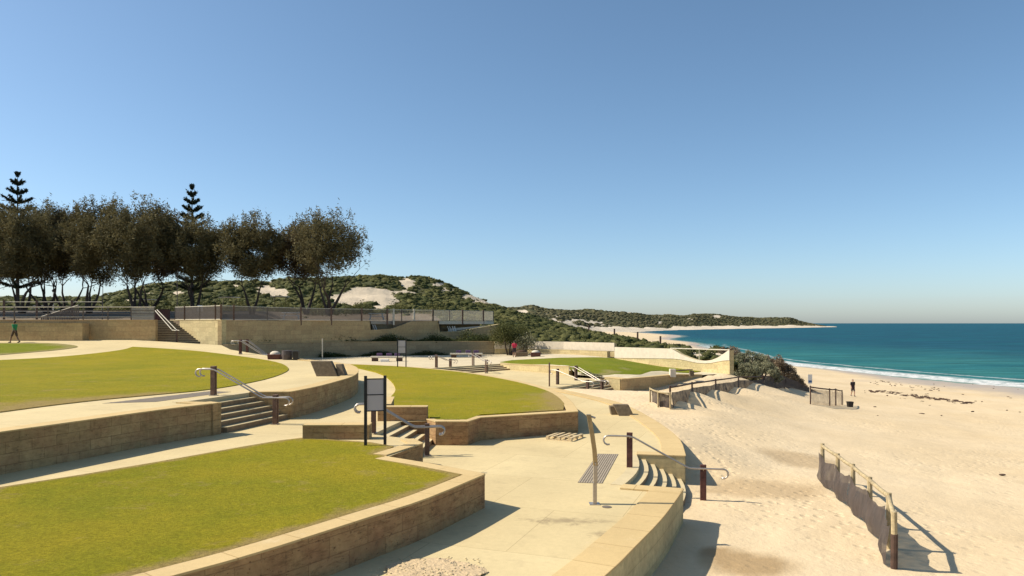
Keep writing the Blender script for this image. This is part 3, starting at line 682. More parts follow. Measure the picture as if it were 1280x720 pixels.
# short grass blades standing on the nearest part of the front lawn
def grass_blades(name, poly, n, hgt, mat, seed, base, label, ymax=40):
    rng = random.Random(seed); xs = [p[0] for p in poly]; ys = [p[1] for p in poly]; V = []; Fc = []
    while len(Fc) < n:
        y = min(ys)+(min(ymax, max(ys))-min(ys))*rng.random()**1.3; x = rng.uniform(max(-.78*y, min(xs)), max(xs))
        if not inside(x, y, poly): continue
        a = rng.uniform(0, 6.28); h = hgt*rng.uniform(.5, 1.3); w = .002+.0003*y; lx, ly = rng.gauss(0, .5)*h, rng.gauss(0, .5)*h; z = CZ-base+.03
        i = len(V); V += [(x-w*math.cos(a), y-w*math.sin(a), z-.01), (x+w*math.cos(a), y+w*math.sin(a), z-.01), (x+lx, y+ly, z+h)]; Fc.append((i, i+1, i+2))
    o = np_mesh(name, V, Fc, mat, kind='stuff'); tag(o, label); return o
M['blade'] = lawn_mat('grass_blades', (.21,.225,.018), (.31,.275,.03), (.36,.28,.12), .7)
# ------------------------------------------------------------------ retaining walls
wall('retaining_wall', M_wallA, 3.45, hP_deep := (lambda x, y: hP(x, y)+.15), M['stone_red'], 'long rough limestone retaining wall along the front of the nearest lawn', thick=.42, copw=.40)
wall('retaining_wall', [M_wallA[-1], K0b, K1], 3.45, hP_deep, M['stone_red'], 'short limestone wall edging the pointed back corner of the nearest lawn', thick=.34)
wall('retaining_wall', [(-3.3,18.75), (K3[0]-.02,K3[1]), (-2.95,21.4)][::1], 3.45, hP_deep, M['stone_red'], 'small limestone cheek wall at the lower left foot of the steps behind the black sign', thick=.35)
wall('retaining_wall', B_zig, 3.40, hP_deep, M['stone_red'], 'zigzag limestone wall holding up the middle lawn behind the timber pallet', thick=.38)
wall('retaining_wall', B_curve, 3.40, lambda x, y: hP(x, y)+.1, M['stone'], 'curved limestone wall round the seaward side of the middle lawn', thick=.38)
wall('retaining_wall', T_front, hT, 3.6, M['stone'], 'long dark limestone block wall left of the left hand steps, below the upper lawn', thick=.5)
wall('retaining_wall', [(-9.13,22.45), (-10.4,22.75)][::1], hT, 3.6, M['stone'], 'short end wall closing the near side of the left hand steps', thick=.3)
wall('retaining_wall', T_curve, hT, lambda x, y: 3.6+.3*sm((y-34)/10), M['stone'], 'curved limestone block wall below the path, right of the left hand steps', thick=.55)
wall('retaining_wall', [ST_B, P(362,490.5,hT)], hT, 3.6, M['stone'], 'straight cheek wall at the far side of the left hand steps', thick=.35)
wall('retaining_wall', P_edge_near, hP, lambda x, y: 5.6, M['stone_pale'], 'pale limestone wall dropping from the paving to the sand in front of the shower', thick=.5, copw=.75)
wall('retaining_wall', [P(853,612.5,hP), P_notchA], hP, 5.6, M['stone_pale'], 'near side wall of the curved beach steps by the shower', thick=.3, copw=.45)
wall('retaining_wall', [P_notchB, P_back], hP, 5.6, M['stone_pale'], 'limestone wall face on the far side of the curved beach steps', thick=.3, copw=.5)
wall('retaining_wall', P_edge_far, hP, lambda x, y: 5.4, M['stone_pale'], 'long low limestone edging between the lower path and the drifting sand', thick=.35, copw=.7)
wall('retaining_wall', [R_B, D0], lambda x, y: hU(x, y)-.02, hP_deep, M['stone_pale'], 'low yellow limestone wall on the left edge of the beachside lawn', thick=.35)
wall('retaining_wall', [(6.5,50.42), (7.42,49.46)], lambda x, y: hU(x, y)-.01, 5.2, M['stone_pale'], 'pale cheek slab closing the right side of the sand covered steps', thick=.8)
wall('retaining_wall', [DW0, (9.9,51.7), (12.4,54.1), DW1], lambda x, y: hU(x, y), 5.2, M['stone_tan'], 'stained low limestone wall in front of the beachside lawn under the small bench', thick=.4, copw=.6)
wall('seat_wall', [(-6.22,21.4), (-4.25,21.45)], 3.07, 3.6, M['stone'], 'short free standing limestone seat wall left of the black sign', thick=.45)
wall('seat_wall', [(-4.75,25.45), (-3.0,25.5)], 3.0, 4.3, M['stone_red'], 'raised limestone wall beside the handrail of the steps behind the sign', thick=.36)
wall('seat_wall', [(-4.75,26.0), (-5.05,28.6)][::-1], 2.97, 3.6, M['stone'], 'small raised limestone block wall between the middle lawn and the paving', thick=.36)
# walls of the promenade
zt = lambda c: (lambda i, x, y: c)
def bare_wall(name, line, tops, bots, mat, label, thick=.4, cat='wall', cop=None):
    t = empty(name, (line[0][0], line[0][1], CZ-bots[0]), label, cat)
    ribbon(line, thick, lambda i, x, y: CZ-tops[i], lambda i, x, y: CZ-bots[i], .0).build('stone_blocks', mat, t, fixn=False)
    if cop: ribbon(line, thick+.04, lambda i, x, y: CZ-tops[i]+.05, lambda i, x, y: CZ-tops[i]+.001, .03).build('coping', cop, t, fixn=False)
    return t
bare_wall('promenade_wall', [(-110,61.2), XY(103,61.2)], [.03]*2, [2.2]*2, M['stone_tan'], 'plain tan block wall behind the walker in the green shirt', thick=1.0, cop=M['stone_tan'])
bare_wall('promenade_wall', [(-110,62.5), (-30.95,62.5)], [-.25]*2, [2.4]*2, M['stone_tan'], 'tan limestone wall left of the tall promenade stairs', cop=M['stone_tan'])
UW = [(-31.95,67.3),(-24.4,60.5)]
bare_wall('promenade_wall', UW, [-.25]*2, [2.6]*2, M['stone_pale'], 'bright yellow limestone wall right of the tall promenade stairs', cop=M['stone_pale'])
UW2 = [(-24.4,60.5),XY(330,66),XY(400,72.5),XY(462,76.3),XY(463.5,76.4),XY(490,78),XY(515,79.2),XY(547,81.2)]
bare_wall('promenade_wall', UW2, [-.25,-.25,-.25,-.25,.72,.60,-.2,-.25], [2.6]*8, M['stone_tan'], 'long tan limestone wall under the middle of the promenade fence with a notched top', cop=None)
bare_wall('promenade_wall', [XY(547.3,81.2),XY(550,81.3),XY(574,83),XY(627,87)], [-.25,1.02,.98,.10], [2.8,2.8,2.8,2.8], M['stone_tan'], 'dark end wall of the promenade with a sloping top beneath the picket deck', cop=M['stone_pale'])
bare_wall('planter_wall', RW, [1.83+.22*i/(len(RW)-1) for i in range(len(RW))], [3.9]*len(RW), M['stone_grey'], 'long low grey limestone planter wall behind the benches', cop=M['stone_tan'])
# white topped wall round the beachside lawn
def hW1(u): return 2.1
lw1 = [(-1.9,78.7),(1.3,79.2),(5.5,76.7),XY(768,72.2)]
t = empty('boundary_wall', (5.5,76.7,CZ-3.3), 'long low white topped wall at the back left of the beachside lawn', 'wall')
ribbon(lw1, .4, lambda i,x,y: CZ-2.02, lambda i,x,y: CZ-4.2).build('stone_blocks', M['stone_pale'], t, fixn=False)
ribbon(lw1, .02, lambda i,x,y: CZ-1.97, lambda i,x,y: CZ-2.80, .03).build('white_band', M['render'], t, fixn=False)
lw1b = offset_line([(2.6,78.4),(5.5,76.6),(10.0,72.2)], -.75)
wall('seat_wall', lw1b, 2.85, 3.9, M['stone_pale'], 'yellow limestone seat wall running in front of the white topped wall', thick=.5, copmat=M['stone_pale'])
US = [768.5,780,800,820,838,841,850,858,866,874,882,890,898,905,910,912]
TP = [434,434.3,434.9,435.5,436,437,442.6,446.2,449,450.8,451.2,450.2,447,442.3,438.8,438]
BW = [447.3,447.5,447.8,448,448.3,448.3,449.2,450.6,452.4,453.9,454.2,453.6,452,450.8,450.5,450.4]
def yW2(u):
    k = [(768.5,70.5),(800,67.5),(840,64),(880,60.6),(912,58)]
    for (a,ya),(b,yb) in zip(k,k[1:]):
        if u <= b: return ya+(yb-ya)*(u-a)/(b-a)
    return 58
lw2 = [XY(u, yW2(u)) for u in US]
t = empty('boundary_wall', (lw2[8][0], lw2[8][1], CZ-4.2), 'pale wall at the right of the beachside lawn with a deep curved dip in its white top', 'wall')
ribbon(lw2, .45, lambda i,x,y: CZ-(TP[i]-HZ)*y/F, lambda i,x,y: CZ-5.2).build('stone_blocks', M['stone_pale'], t, fixn=False)
ribbon(lw2, .02, lambda i,x,y: CZ-(TP[i]-HZ)*y/F+.02, lambda i,x,y: CZ-(BW[i]-HZ)*y/F, .04).build('white_band', M['render'], t, fixn=False)
a, b = lw2[4], lw2[-1]
MB().tube([(a[0],a[1],CZ-2.24),(b[0],b[1],CZ-2.16)], .045).build('rail', M['fence_pale'], t)
MB().tube([(lw2[9][0],lw2[9][1],CZ-2.2),(lw2[9][0],lw2[9][1],CZ-3.3)], .03).build('rail_post', M['fence_pale'], t)
# ------------------------------------------------------------------ steps
def steps(name, A, B, b, a, n, z0, rise, zbot, label, curve=0.0, mat=None, group=None, seg=8):
    """A,B top nosing ends; a,b ends of the last tread's edge; n treads below z0"""
    t = empty(name, (a[0], a[1], zbot), label, 'steps', group)
    def line(k):
        s = k/n; p, q = (A[0]+(a[0]-A[0])*s, A[1]+(a[1]-A[1])*s), (B[0]+(b[0]-B[0])*s, B[1]+(b[1]-B[1])*s)
        dx, dy = q[0]-p[0], q[1]-p[1]; L = math.hypot(dx, dy); nx, ny = dy/L, -dx/L
        return [(p[0]+dx*j/seg+nx*curve*math.sin(math.pi*j/seg), p[1]+dy*j/seg+ny*curve*math.sin(math.pi*j/seg)) for j in range(seg+1)]
    for i in range(1, n+1):
        l0, l1 = line(i-1), line(i); z = z0-rise*i
        mb = MB()
        for j in range(seg):
            mb.hexa([(*l0[j], zbot), (*l1[j], zbot), (*l1[j+1], zbot), (*l0[j+1], zbot)], [(*l0[j], z), (*l1[j], z), (*l1[j+1], z), (*l0[j+1], z)])
        st = mb.build('step', M['riser'], t)  # block takes the dark tone that carries the riser shade
        mb = MB()
        for j in range(seg): mb.hexa([(*l0[j], z-.001), (*l1[j], z-.001), (*l1[j+1], z-.001), (*l0[j+1], z-.001)], [(*l0[j], z+.018), (*l1[j], z+.018), (*l1[j+1], z+.018), (*l0[j+1], z+.018)])
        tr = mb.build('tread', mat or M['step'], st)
    # top riser: the face below the paving's edge
    l = line(0); mb = MB()
    for j in range(seg):
        p, q = l[j], l[j+1]; dx, dy = q[0]-p[0], q[1]-p[1]; L = math.hypot(dx, dy); nx, ny = -dy/L*.34, dx/L*.34
        mb.hexa([(p[0],p[1],zbot),(q[0],q[1],zbot),(q[0]+nx,q[1]+ny,zbot),(p[0]+nx,p[1]+ny,zbot)], [(p[0],p[1],z0+.012),(q[0],q[1],z0+.012),(q[0]+nx,q[1]+ny,z0+.012),(p[0]+nx,p[1]+ny,z0+.012)])
    mb.build('step', mat or M['step'], t); return t
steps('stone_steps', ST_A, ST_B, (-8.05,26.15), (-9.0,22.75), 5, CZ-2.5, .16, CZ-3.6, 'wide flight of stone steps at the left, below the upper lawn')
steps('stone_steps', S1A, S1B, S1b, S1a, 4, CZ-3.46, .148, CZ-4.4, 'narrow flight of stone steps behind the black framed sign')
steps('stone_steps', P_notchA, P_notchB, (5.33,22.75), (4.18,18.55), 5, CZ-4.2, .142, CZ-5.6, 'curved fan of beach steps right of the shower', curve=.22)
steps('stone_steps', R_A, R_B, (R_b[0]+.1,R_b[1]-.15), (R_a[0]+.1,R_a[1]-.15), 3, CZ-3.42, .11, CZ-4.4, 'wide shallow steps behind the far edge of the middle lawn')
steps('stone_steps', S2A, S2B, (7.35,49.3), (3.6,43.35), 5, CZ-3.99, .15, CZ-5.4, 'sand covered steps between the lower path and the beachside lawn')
# tall promenade stairs
t = empty('promenade_stairs', (-29,63.3,CZ-1.7), 'tall flight of dark stairs up to the promenade at the left', 'steps')
for i in range(13):
    y = 63.15+.3*i; z = CZ-1.75+.152*(i+1)
    def xw(yy): return -24.4+(yy-60.5)/6.8*(-7.55)
    MB().box(((-34+xw(y))/2,y-.002,z-.018), (xw(y)+34-.05,.02,.034)).build('nosing', M['pave'], t)
    mb = MB().hexa([(-34,y,CZ-2.2),(xw(y)-.02,y,CZ-2.2),(xw(y+.3)-.02,y+.3,CZ-2.2),(-34,y+.3,CZ-2.2)], [(-34,y,z),(xw(y)-.02,y,z),(xw(y+.3)-.02,y+.3,z),(-34,y+.3,z)])
    mb.build('step', M['seat'], t)
for dx in (0, .55):
    MB().tube([XY(193+dx*6,66.9)+(CZ+1.25,), XY(215.5+dx*10,63.4)+(CZ-.62,), XY(221+dx*6,62.9)+(CZ-.65,)], .04).build('handrail', M['fence_pale'], t)
MB().box((*XY(221,62.8), CZ-1.2), (.12,.12,1.15)).build('post', M['post'], t)
# ------------------------------------------------------------------ handrails
def handrail(A, zA, B, zB, label, double=True, post='post', group='handrails on the steps', h=1.02, pw=(.15,.09), over=(.45,.42), flip=False, sp=.14):
    ax, ay = A; bx, by = B; L = math.hypot(bx-ax, by-ay); dx, dy = (bx-ax)/L, (by-ay)/L; nx, ny = -dy, dx
    t = empty('handrail', (ax, ay, zA), label, 'handrail', group)
    rz = math.atan2(dy, dx)
    for (x, y, z) in ((ax, ay, zA), (bx, by, zB)):
        if double:
            for s in (-.065, .065): MB().box((x+nx*s, y+ny*s, z+h/2-.1), (pw[0], .05, h+.2), rz).build('post', M[post], t, bevel=.006)
            MB().box((x, y, z+.012), (.22, .26, .024), rz).build('base_plate', M['steel'], t)
        else:
            MB().box((x, y, z+h/2-.15), (pw[0], pw[1], h+.3), rz).build('post', M[post], t, bevel=.008)
    for s in ((-sp, sp) if double else (-.075,)):
        def q(d, z): return (ax+dx*d+nx*s, ay+dy*d+ny*s, z)
        top0, top1 = zA+h-.10, zB+h-.10; hk = .13
        path = []
        for k in range(7):          # hook at the upper end
            an = -math.pi*.62+(math.pi*1.12)*k/6
            path.append(q(-over[0]-hk*math.cos(an)*1.0, top0-hk+hk*math.sin(an)) )
        path += [q(-over[0]+.1, top0), q(-.02, top0), q(.12, top0-.03)]
        path += [q(L-.5, top1+.05), q(L-.38, top1), q(L+over[1]-.1, top1)]
        for k in range(7):
            an = math.pi*.5-(math.pi*1.12)*k/6
            path.append(q(L+over[1]+hk*math.cos(an), top1-hk+hk*math.sin(an)))
        MB().tube(path, .027, 8).build('rail', M['steel'], t, smooth=True)
        for (d, z) in ((0, top0), (L, top1)):
            MB().tube([q(d, z-.015), (ax+dx*d+nx*s*.3, ay+dy*d+ny*s*.3, z-.09)], .012, 6).build('bracket', M['steel'], t)
    return t
def onh(u, v, h): x, y = P(u, v, h); return (x, y), CZ-(h(x, y) if callable(h) else h)
def rail_px(a, ha, b, hb, label, **kw):
    A, zA = onh(*a, ha); B, zB = onh(*b, hb); return handrail(A, zA, B, zB, label, **kw)
rail_px((267,494.5), hT, (344.5,530.5), hQ, 'double stainless handrail on brown posts at the wide steps on the left')
rail_px((467,541.5), hQ, (534,569.5), hP, 'double stainless handrail on brown posts at the steps behind the black sign')
rail_px((787,584.5), hP, (879,625.5), C(5.06), 'single stainless handrail on dark red posts over the curved beach steps', double=False, post='rust', pw=(.17,.10), over=(.62,.55))
rail_px((545.5,459.7), C(3.42), (563,464.7), C(3.80), 'left handrail of the wide shallow steps behind the middle lawn', over=(.5,.5))
rail_px((591.4,457), C(3.42), (608,466), C(3.82), 'right handrail of the wide shallow steps behind the middle lawn', over=(.5,.5))
rail_px((697,480.5), hP, (734.5,495.3), C(4.55), 'left handrail with dark posts sunk in sand on the sand covered steps', post='wood_dark', double=False, pw=(.16,.16))
rail_px((720,475.5), hP, (752.5,493.5), C(4.68), 'right handrail with a bright curled top on the sand covered steps', post='wood_dark')
rail_px((300.5,442.2), C(2.18), (336,459.5), C(3.15), 'left handrail at the small steps behind the far end of the upper lawn', over=(.5,.4), post='rust')
rail_px((309,441.5), C(2.20), (341,459.5), C(3.25), 'right handrail at the small steps behind the far end of the upper lawn', over=(.5,.4), post='rust')
# little flight below those handrails
s3a, s3b = P(328,443.6,hT), P(347,446,hT)
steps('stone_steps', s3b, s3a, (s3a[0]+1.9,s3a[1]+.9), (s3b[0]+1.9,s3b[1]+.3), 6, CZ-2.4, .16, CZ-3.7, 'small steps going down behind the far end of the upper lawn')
# ------------------------------------------------------------------ tactile strips
def tactile(quad, h, label, across, n):
    x = [p[0] for p in quad]; y = [p[1] for p in quad]; z = CZ-h+.006
    t = empty('tactile_strip', (x[0], y[0], z), label, 'tactile strip')
    MB().hexa([(a, b, z-.02) for a, b in quad], [(a, b, z) for a, b in quad]).build('mat', M['tactile'], t)
    mb = MB()
    for i in range(n):
        s = (i+.5)/n
        def lp(p, q, s): return (p[0]+(q[0]-p[0])*s, p[1]+(q[1]-p[1])*s)
        p, q = (lp(quad[0], quad[1], s), lp(quad[3], quad[2], s)) if across else (lp(quad[0], quad[3], s), lp(quad[1], quad[2], s))
        dx, dy = q[0]-p[0], q[1]-p[1]; L = math.hypot(dx, dy); nx, ny = -dy/L*.016, dx/L*.016
        mb.hexa([(p[0]-nx,p[1]-ny,z),(q[0]-nx,q[1]-ny,z),(q[0]+nx,q[1]+ny,z),(p[0]+nx,p[1]+ny,z)], [(p[0]-nx,p[1]-ny,z+.006),(q[0]-nx,q[1]-ny,z+.006),(q[0]+nx,q[1]+ny,z+.006),(p[0]+nx,p[1]+ny,z+.006)])
    mb.build('ribs', M['rib'], t); return t
tactile([P(722,603,4.19),P(753,604,4.19),P(773,567.5,4.19),P(747,567,4.19)], 4.2, 'ribbed grey tactile mat on the paving beside the shower', True, 10)
tactile([P(128,504,2.49),P(195,502.0,2.49),P(289,489.5,2.49),P(262,488.8,2.49)], 2.5, 'narrow grey tactile strip behind the upper post of the left handrail', False, 8)
# ------------------------------------------------------------------ shower
x, y = P(743,630,hP); z = CZ-hP(x, y)
t = empty('beach_shower', (x, y, z), 'tall slender curved shower blade standing alone on the lower paving', 'shower')
prof = [(0,0),(0.02,.5),(.025,.9),(.0,1.25),(-.05,1.6),(-.11,1.95),(-.135,2.08)]
mb = MB()
for (a0, z0), (a1, z1) in zip(prof[:3], prof[1:3]): mb.box((x+(a0+a1)/2, y, z+(z0+z1)/2), (.085,.12,z1-z0+.003))
mb.build('lower_column', M['steel'], t)
mb = MB()
for (a0, z0), (a1, z1) in zip(prof[2:], prof[3:]):
    w = .05; mb.hexa([(x+a0-w,y-.05,z+z0),(x+a0+w,y-.05,z+z0),(x+a0+w,y+.05,z+z0),(x+a0-w,y+.05,z+z0)], [(x+a1-w,y-.05,z+z1),(x+a1+w,y-.05,z+z1),(x+a1+w,y+.05,z+z1),(x+a1-w,y+.05,z+z1)])
mb.build('curved_blade', M['bronze'], t)
MB().tube([(x+.02,y-.06,z+.95),(x+.02,y-.11,z+.95)], .02, 8).build('push_button', M['steel'], t)
MB().tube([(x-.1,y-.02,z+2.04),(x+.02,y-.03,z+2.0)], .025, 8).build('shower_head', M['steel'], t)
MB().box((x,y,z+.008), (.24,.24,.016)).build('base_plate', M['steel'], t)
mb = MB().tube([(x+.25,y-.28,z+.004),(x+.25,y-.28,z+.012)], .11, 12); tag(mb.build('drain_grate', M['tactile']), 'small round drain grate at the foot of the shower', 'drain')
# ------------------------------------------------------------------ pallet
x, y = P(706,548,hP); z = CZ-hP(x, y); t = empty('timber_pallet', (x, y, z), 'empty timber pallet lying on the paving before the zigzag wall', 'pallet'); rz = R(-28)
def loc2(x0, y0, a, b, rz): return (x0+a*math.cos(rz)-b*math.sin(rz), y0+a*math.sin(rz)+b*math.cos(rz))
for b in (-.5, 0, .5):
    MB().box((*loc2(x,y,0,b,rz), z+.012), (1.0,.10,.022), rz).build('skid', M['pallet'], t)
    for a in (-.45, 0, .45): MB().box((*loc2(x,y,a,b,rz), z+.065), (.1,.1,.08), rz).build('block', M['pallet'], t)
for a in (-.45,-.27,-.02,.20,.45): MB().box((*loc2(x,y,a,0,rz), z+.118), (.10,1.1,.022), rz).build('board', M['pallet'], t)
# ------------------------------------------------------------------ stone lounge blocks
def lounger(u, v, h, s, label, flip=1):
    (x, y), z = onh(u, v, h); t = empty('stone_lounger', (x, y, z), label, 'stone seat', 'slanted stone seats')
    w, hh = .62*s, .62*s; lean = -.30*s
    MB().hexa([(x-w/2+.08,y-.0,z-.02),(x+w,y-.0,z-.02),(x+w,y+.55,z-.02),(x-w/2+.08,y+.55,z-.02)], [(x-w/2+lean*.75,y+.12,z+hh),(x+w+lean,y+.12,z+hh),(x+w+lean,y+.42,z+hh),(x-w/2+lean*.75,y+.42,z+hh)]).build('sloping_slab', M['seat'], t, bevel=.015)
    if flip > 0: a0, a1 = w, w+.42*s
    else: a0, a1 = -w/2-.42*s, -w/2
    if flip > 0: bot = [(x+w+.01,y+.1),(x+w+.30*s,y+.1),(x+w+.30*s,y+.7),(x+w+.01,y+.7)]; tp = [(x+w-.18,y+.3),(x+w+.12,y+.3),(x+w+.12,y+.7),(x+w-.18,y+.7)]
    else: bot = [(x-w/2-.22,y+.35),(x-w/2+.06,y+.35),(x-w/2+.06,y+.8),(x-w/2-.22,y+.8)]; tp = [(x-w/2-.30,y+.4),(x-w/2-.04,y+.4),(x-w/2-.04,y+.8),(x-w/2-.30,y+.8)]
    MB().hexa([(a,b,z-.02) for a,b in bot], [(a,b,z+hh*.78) for a,b in tp]).build('side_block', M['seat'], t, bevel=.015)
lounger(403,470.5,hT,1.15,'dark slanted stone seat on the curved path above the wall',1)
lounger(779,520,hP,.80,'dark slanted stone seat at the sand edge beyond the shower',-1)
# ------------------------------------------------------------------ framed signs
def sign(u0, u1, v, h, H, label, f, zs):
    (xa, ya), z = onh(u0, v, h); (xb, yb), _ = onh(u1, v-1 if v > 500 else v, h); xm, ym = (xa+xb)/2, (ya+yb)/2
    t = empty('framed_sign', (xm, ym, z), label, 'sign frame', 'black framed notice signs')
    for x, y in ((xa, ya), (xb, yb)): MB().box((x, y, z+H/2-.05), (.075,.075,H+.1)).build('post', M['black'], t)
    ang = math.atan2(yb-ya, xb-xa); W = math.hypot(xb-xa, yb-ya)-.075
    for k, zz_ in enumerate(zs): MB().box((xm, ym, z+zz_*H), (W, .03, .028), ang).build('crossbar', M['black'], t)
    for a, b in zip(zs, zs[1:]): MB().box((xm, ym, z+(a+b)/2*H), (W-.01, .018, (b-a)*H-.03), ang).build('panel', M['panel'], t)
    return t
sign(457,481.3,558,hQ,1.98,'large black framed sign with two blank grey panels beside the nearest lawn',1,(.50,.73,.955))
sign(497,507.5,459.3,C(3.42),2.2,'smaller far black framed sign with two grey panels beyond the middle lawn',1,(.50,.72,.95))
# ------------------------------------------------------------------ slim steel posts
for (u, v, h, H, lab) in ((403,450.3,C(3.5),2.05,'slim pale post standing behind the curved path'),(686.7,483,hP,1.5,'slim grey post beside the sand covered steps')):
    (x, y), z = onh(u, v, h); o = MB().tube([(x,y,z-.1),(x,y,z+H)], .05, 10).build('slim_post', M['fence_pale'] if u < 500 else M['post'], origin=(x,y,z)); tag(o, lab, 'post')
# ------------------------------------------------------------------ beach fences with shade cloth
def cloth_fence(posts, zs, H, label, group, cloth_top=.35, rail_r=.05, post_r=.055, woods=None, sag=.10, bulge=.12, skip_rail=(), seed=1, cm='cloth', side=-1, bottoms=None, sub=8, post_cap=.02):
    rng = random.Random(seed); t = empty('sand_fence', (posts[0][0], posts[0][1], zs[0]), label, 'fence', group)
    for i, ((x, y), z) in enumerate(zip(posts, zs)):
        m = M[woods[i]] if woods else M['wood_dark']
        MB().tube([(x,y,z-.5),(x+.01,y,z+H*.4),(x,y,z+H+post_cap)], [post_r*1.05,post_r,post_r*.95], 9).build('post', m, t, smooth=False)
    for i in range(len(posts)-1):
        (x0,y0),(x1,y1) = posts[i], posts[i+1]; z0, z1 = zs[i], zs[i+1]
        if i not in skip_rail:
            MB().tube([(x0,y0,z0+H-.06),((x0+x1)/2,(y0+y1)/2,(z0+z1)/2+H-.075),(x1,y1,z1+H-.06)], [rail_r,rail_r*.93,rail_r], 8).build('rail', M[woods[i]] if woods and woods[i] == 'wood' else M['wood' if woods else 'wood_dark'], t, smooth=True)
        L = math.hypot(x1-x0, y1-y0); nx, ny = (y1-y0)/L*side, -(x1-x0)/L*side; V = []; nrow = 7
        b0, b1 = (bottoms[i], bottoms[i+1]) if bottoms else (z0, z1)
        ph = rng.uniform(0, 6)
        for a in range(sub+1):
            s = a/sub; cx, cy = x0+(x1-x0)*s, y0+(y1-y0)*s; zt_ = z0+(z1-z0)*s+H-cloth_top*(.75)-sag*math.sin(math.pi*s)*1.3+.02*math.sin(9*s+ph); zb_ = b0+(b1-b0)*s-.10+(.16 if cm != 'net' else 0)*(1-math.sin(math.pi*s))
            for k in range(nrow):
                q = k/(nrow-1); bl = bulge*math.sin(math.pi*s)*math.sin(math.pi*min(1, q*1.0))*(.6+.4*q)+.095+.02*math.sin(14*s+5*q+ph)+bulge*.5*q*q
                V.append((cx+nx*bl, cy+ny*bl, zt_+(zb_-zt_)*q))
        np_mesh('shade_cloth', V, grid_faces(sub+1, nrow), M[cm], parent=t, smooth=True)
    return t
fp = []
for (u, v) in ((1028,555),(1047,567.5),(1066,580.5),(1087,597),(1111,617)):
    y = {1028:3.94,1047:3.95,1066:3.97,1087:3.99,1111:4.0}[u]*F/(v-HZ); fp.append(((u-640)/F*y, y))
p6, z6 = onh(1118,711,C(5.27)); fp.append((p6[0], p6[1]+.02))
fz = [CZ-3.94-1.2, CZ-3.95-1.2, CZ-3.97-1.2, CZ-3.99-1.2, CZ-4.0-1.2, z6]
cloth_fence(fp, fz, 1.2, 'near timber rail fence with torn brown shade cloth on the open sand', None, cloth_top=.38, rail_r=.055, post_r=.065, woods=['wood','wood','wood','wood','wood','wood'], sag=.12, bulge=.16, seed=3, side=1, bottoms=[z+.10 for z in fz[:5]]+[fz[5]], skip_rail=())
# dark stained foot of the end post
tag(MB().tube([(p6[0],p6[1]+.02,z6-.3),(p6[0]+.01,p6[1]+.02,z6+.74)], .072, 10).build('post_sleeve', M['wood_dark'], [o for o in bpy.data.objects if o.name.startswith('sand_fence')][-1]), 'dark stained lower half of the end post')
# fence in the hollow beyond the lounge block
F2 = [(837.5,516,1.42),(865,497,1.35),(894.5,492,1.45),(923,488,1.2),(953,488,1.1)]
f2p = []; f2z = []
for (u, v), rail_v, hgt in zip(((837.5,0),(865,0),(894.5,0),(923,0),(953,0)), (481,479,475,472.8,472), (1.42,1.3,1.3,1.2,1.2)):
    y = {837.5:36,865:42,894.5:48,923:54,953:60}[u]; top = (rail_v-HZ)*y/F; f2p.append(((u-640)/F*y, y)); f2z.append(CZ-top-hgt)
cloth_fence(f2p, f2z, 1.35, 'long dark rail fence with brown shade cloth in the sand hollow before the coastal bushes', 'shade cloth fences on the beach', cloth_top=.38, seed=5, sag=.04, bulge=.08, side=1, bottoms=[z+.15 for z in f2z])
pa = [P(812.5,505.5,C(4.25)), P(822.5,510.5,C(4.3)), (f2p[0][0]-.02, f2p[0][1]-.15)]
cloth_fence(pa, [CZ-4.22, CZ-4.25, CZ-4.30], .85, 'short pale topped fence panel pair with dark cloth beside the lower path', 'shade cloth fences on the beach', cloth_top=.15, seed=6, sag=.02, bulge=.05, woods=['wood','wood','wood'], post_r=.045)
g1 = [on_sand(1013,505), on_sand(1037,507.5), on_sand(1044.5,507), on_sand(1052.5,506)]
cloth_fence([(p.x,p.y) for p in g1], [p.z for p in g1], 1.25, 'small sagging net fence on the open beach near the bin and the walking man', 'shade cloth fences on the beach', cloth_top=.2, cm='net', seed=7, sag=.03, bulge=.08, side=1, post_r=.05)
# low buried fence along the crest beside the bushes
g2 = [(f2p[-1][0]+.1,f2p[-1][1]+.1,CZ-4.62), (24.4,64.5,CZ-5.0), (26.8,67.6,CZ-5.75), (28.6,69.4,CZ-6.45), (30.2,71.2,CZ-7.0)]
cloth_fence([(p[0],p[1]) for p in g2], [p[2]-.75 for p in g2], 1.0, 'half buried fence following the dune crest beside the coastal bushes', 'shade cloth fences on the beach', cloth_top=.1, seed=8, sag=.02, bulge=.03, side=1)
# ------------------------------------------------------------------ things on the beach
q = XY(1012.3,68.0); p = Vector((*q, CZ-hS(*q))); t = empty('beach_sign', tuple(p), 'small white warning sign on a post above the net fence on the beach', 'sign')
MB().tube([(*q,p.z-.5),(*q,CZ-4.9)], .04).build('post', M['fence_pale'], t); MB().box((q[0],q[1]-.05,CZ-5.27), (.40,.02,.86)).build('panel', M['white'], t)
MB().box((q[0],q[1]-.063,CZ-5.5), (.32,.006,.2)).build('printed_band', M['blue'], t)
p = on_sand(1062.5,508.5); t = empty('beach_bin', tuple(p), 'small square black tub on the sand right of the net fence', 'tub')
MB().hexa([(p.x-.17,p.y-.17,p.z-.02),(p.x+.17,p.y-.17,p.z-.02),(p.x+.17,p.y+.17,p.z-.02),(p.x-.17,p.y+.17,p.z-.02)], [(p.x-.21,p.y-.21,p.z+.40),(p.x+.21,p.y-.21,p.z+.40),(p.x+.21,p.y+.21,p.z+.40),(p.x-.21,p.y+.21,p.z+.40)]).build('body', M['black'], t)
mb = MB(); 
for s in (-1, 1): mb.box((p.x+s*.22,p.y,p.z+.415), (.03,.47,.03)).box((p.x,p.y+s*.22,p.z+.415), (.41,.03,.03))
mb.build('rim', M['black'], t)
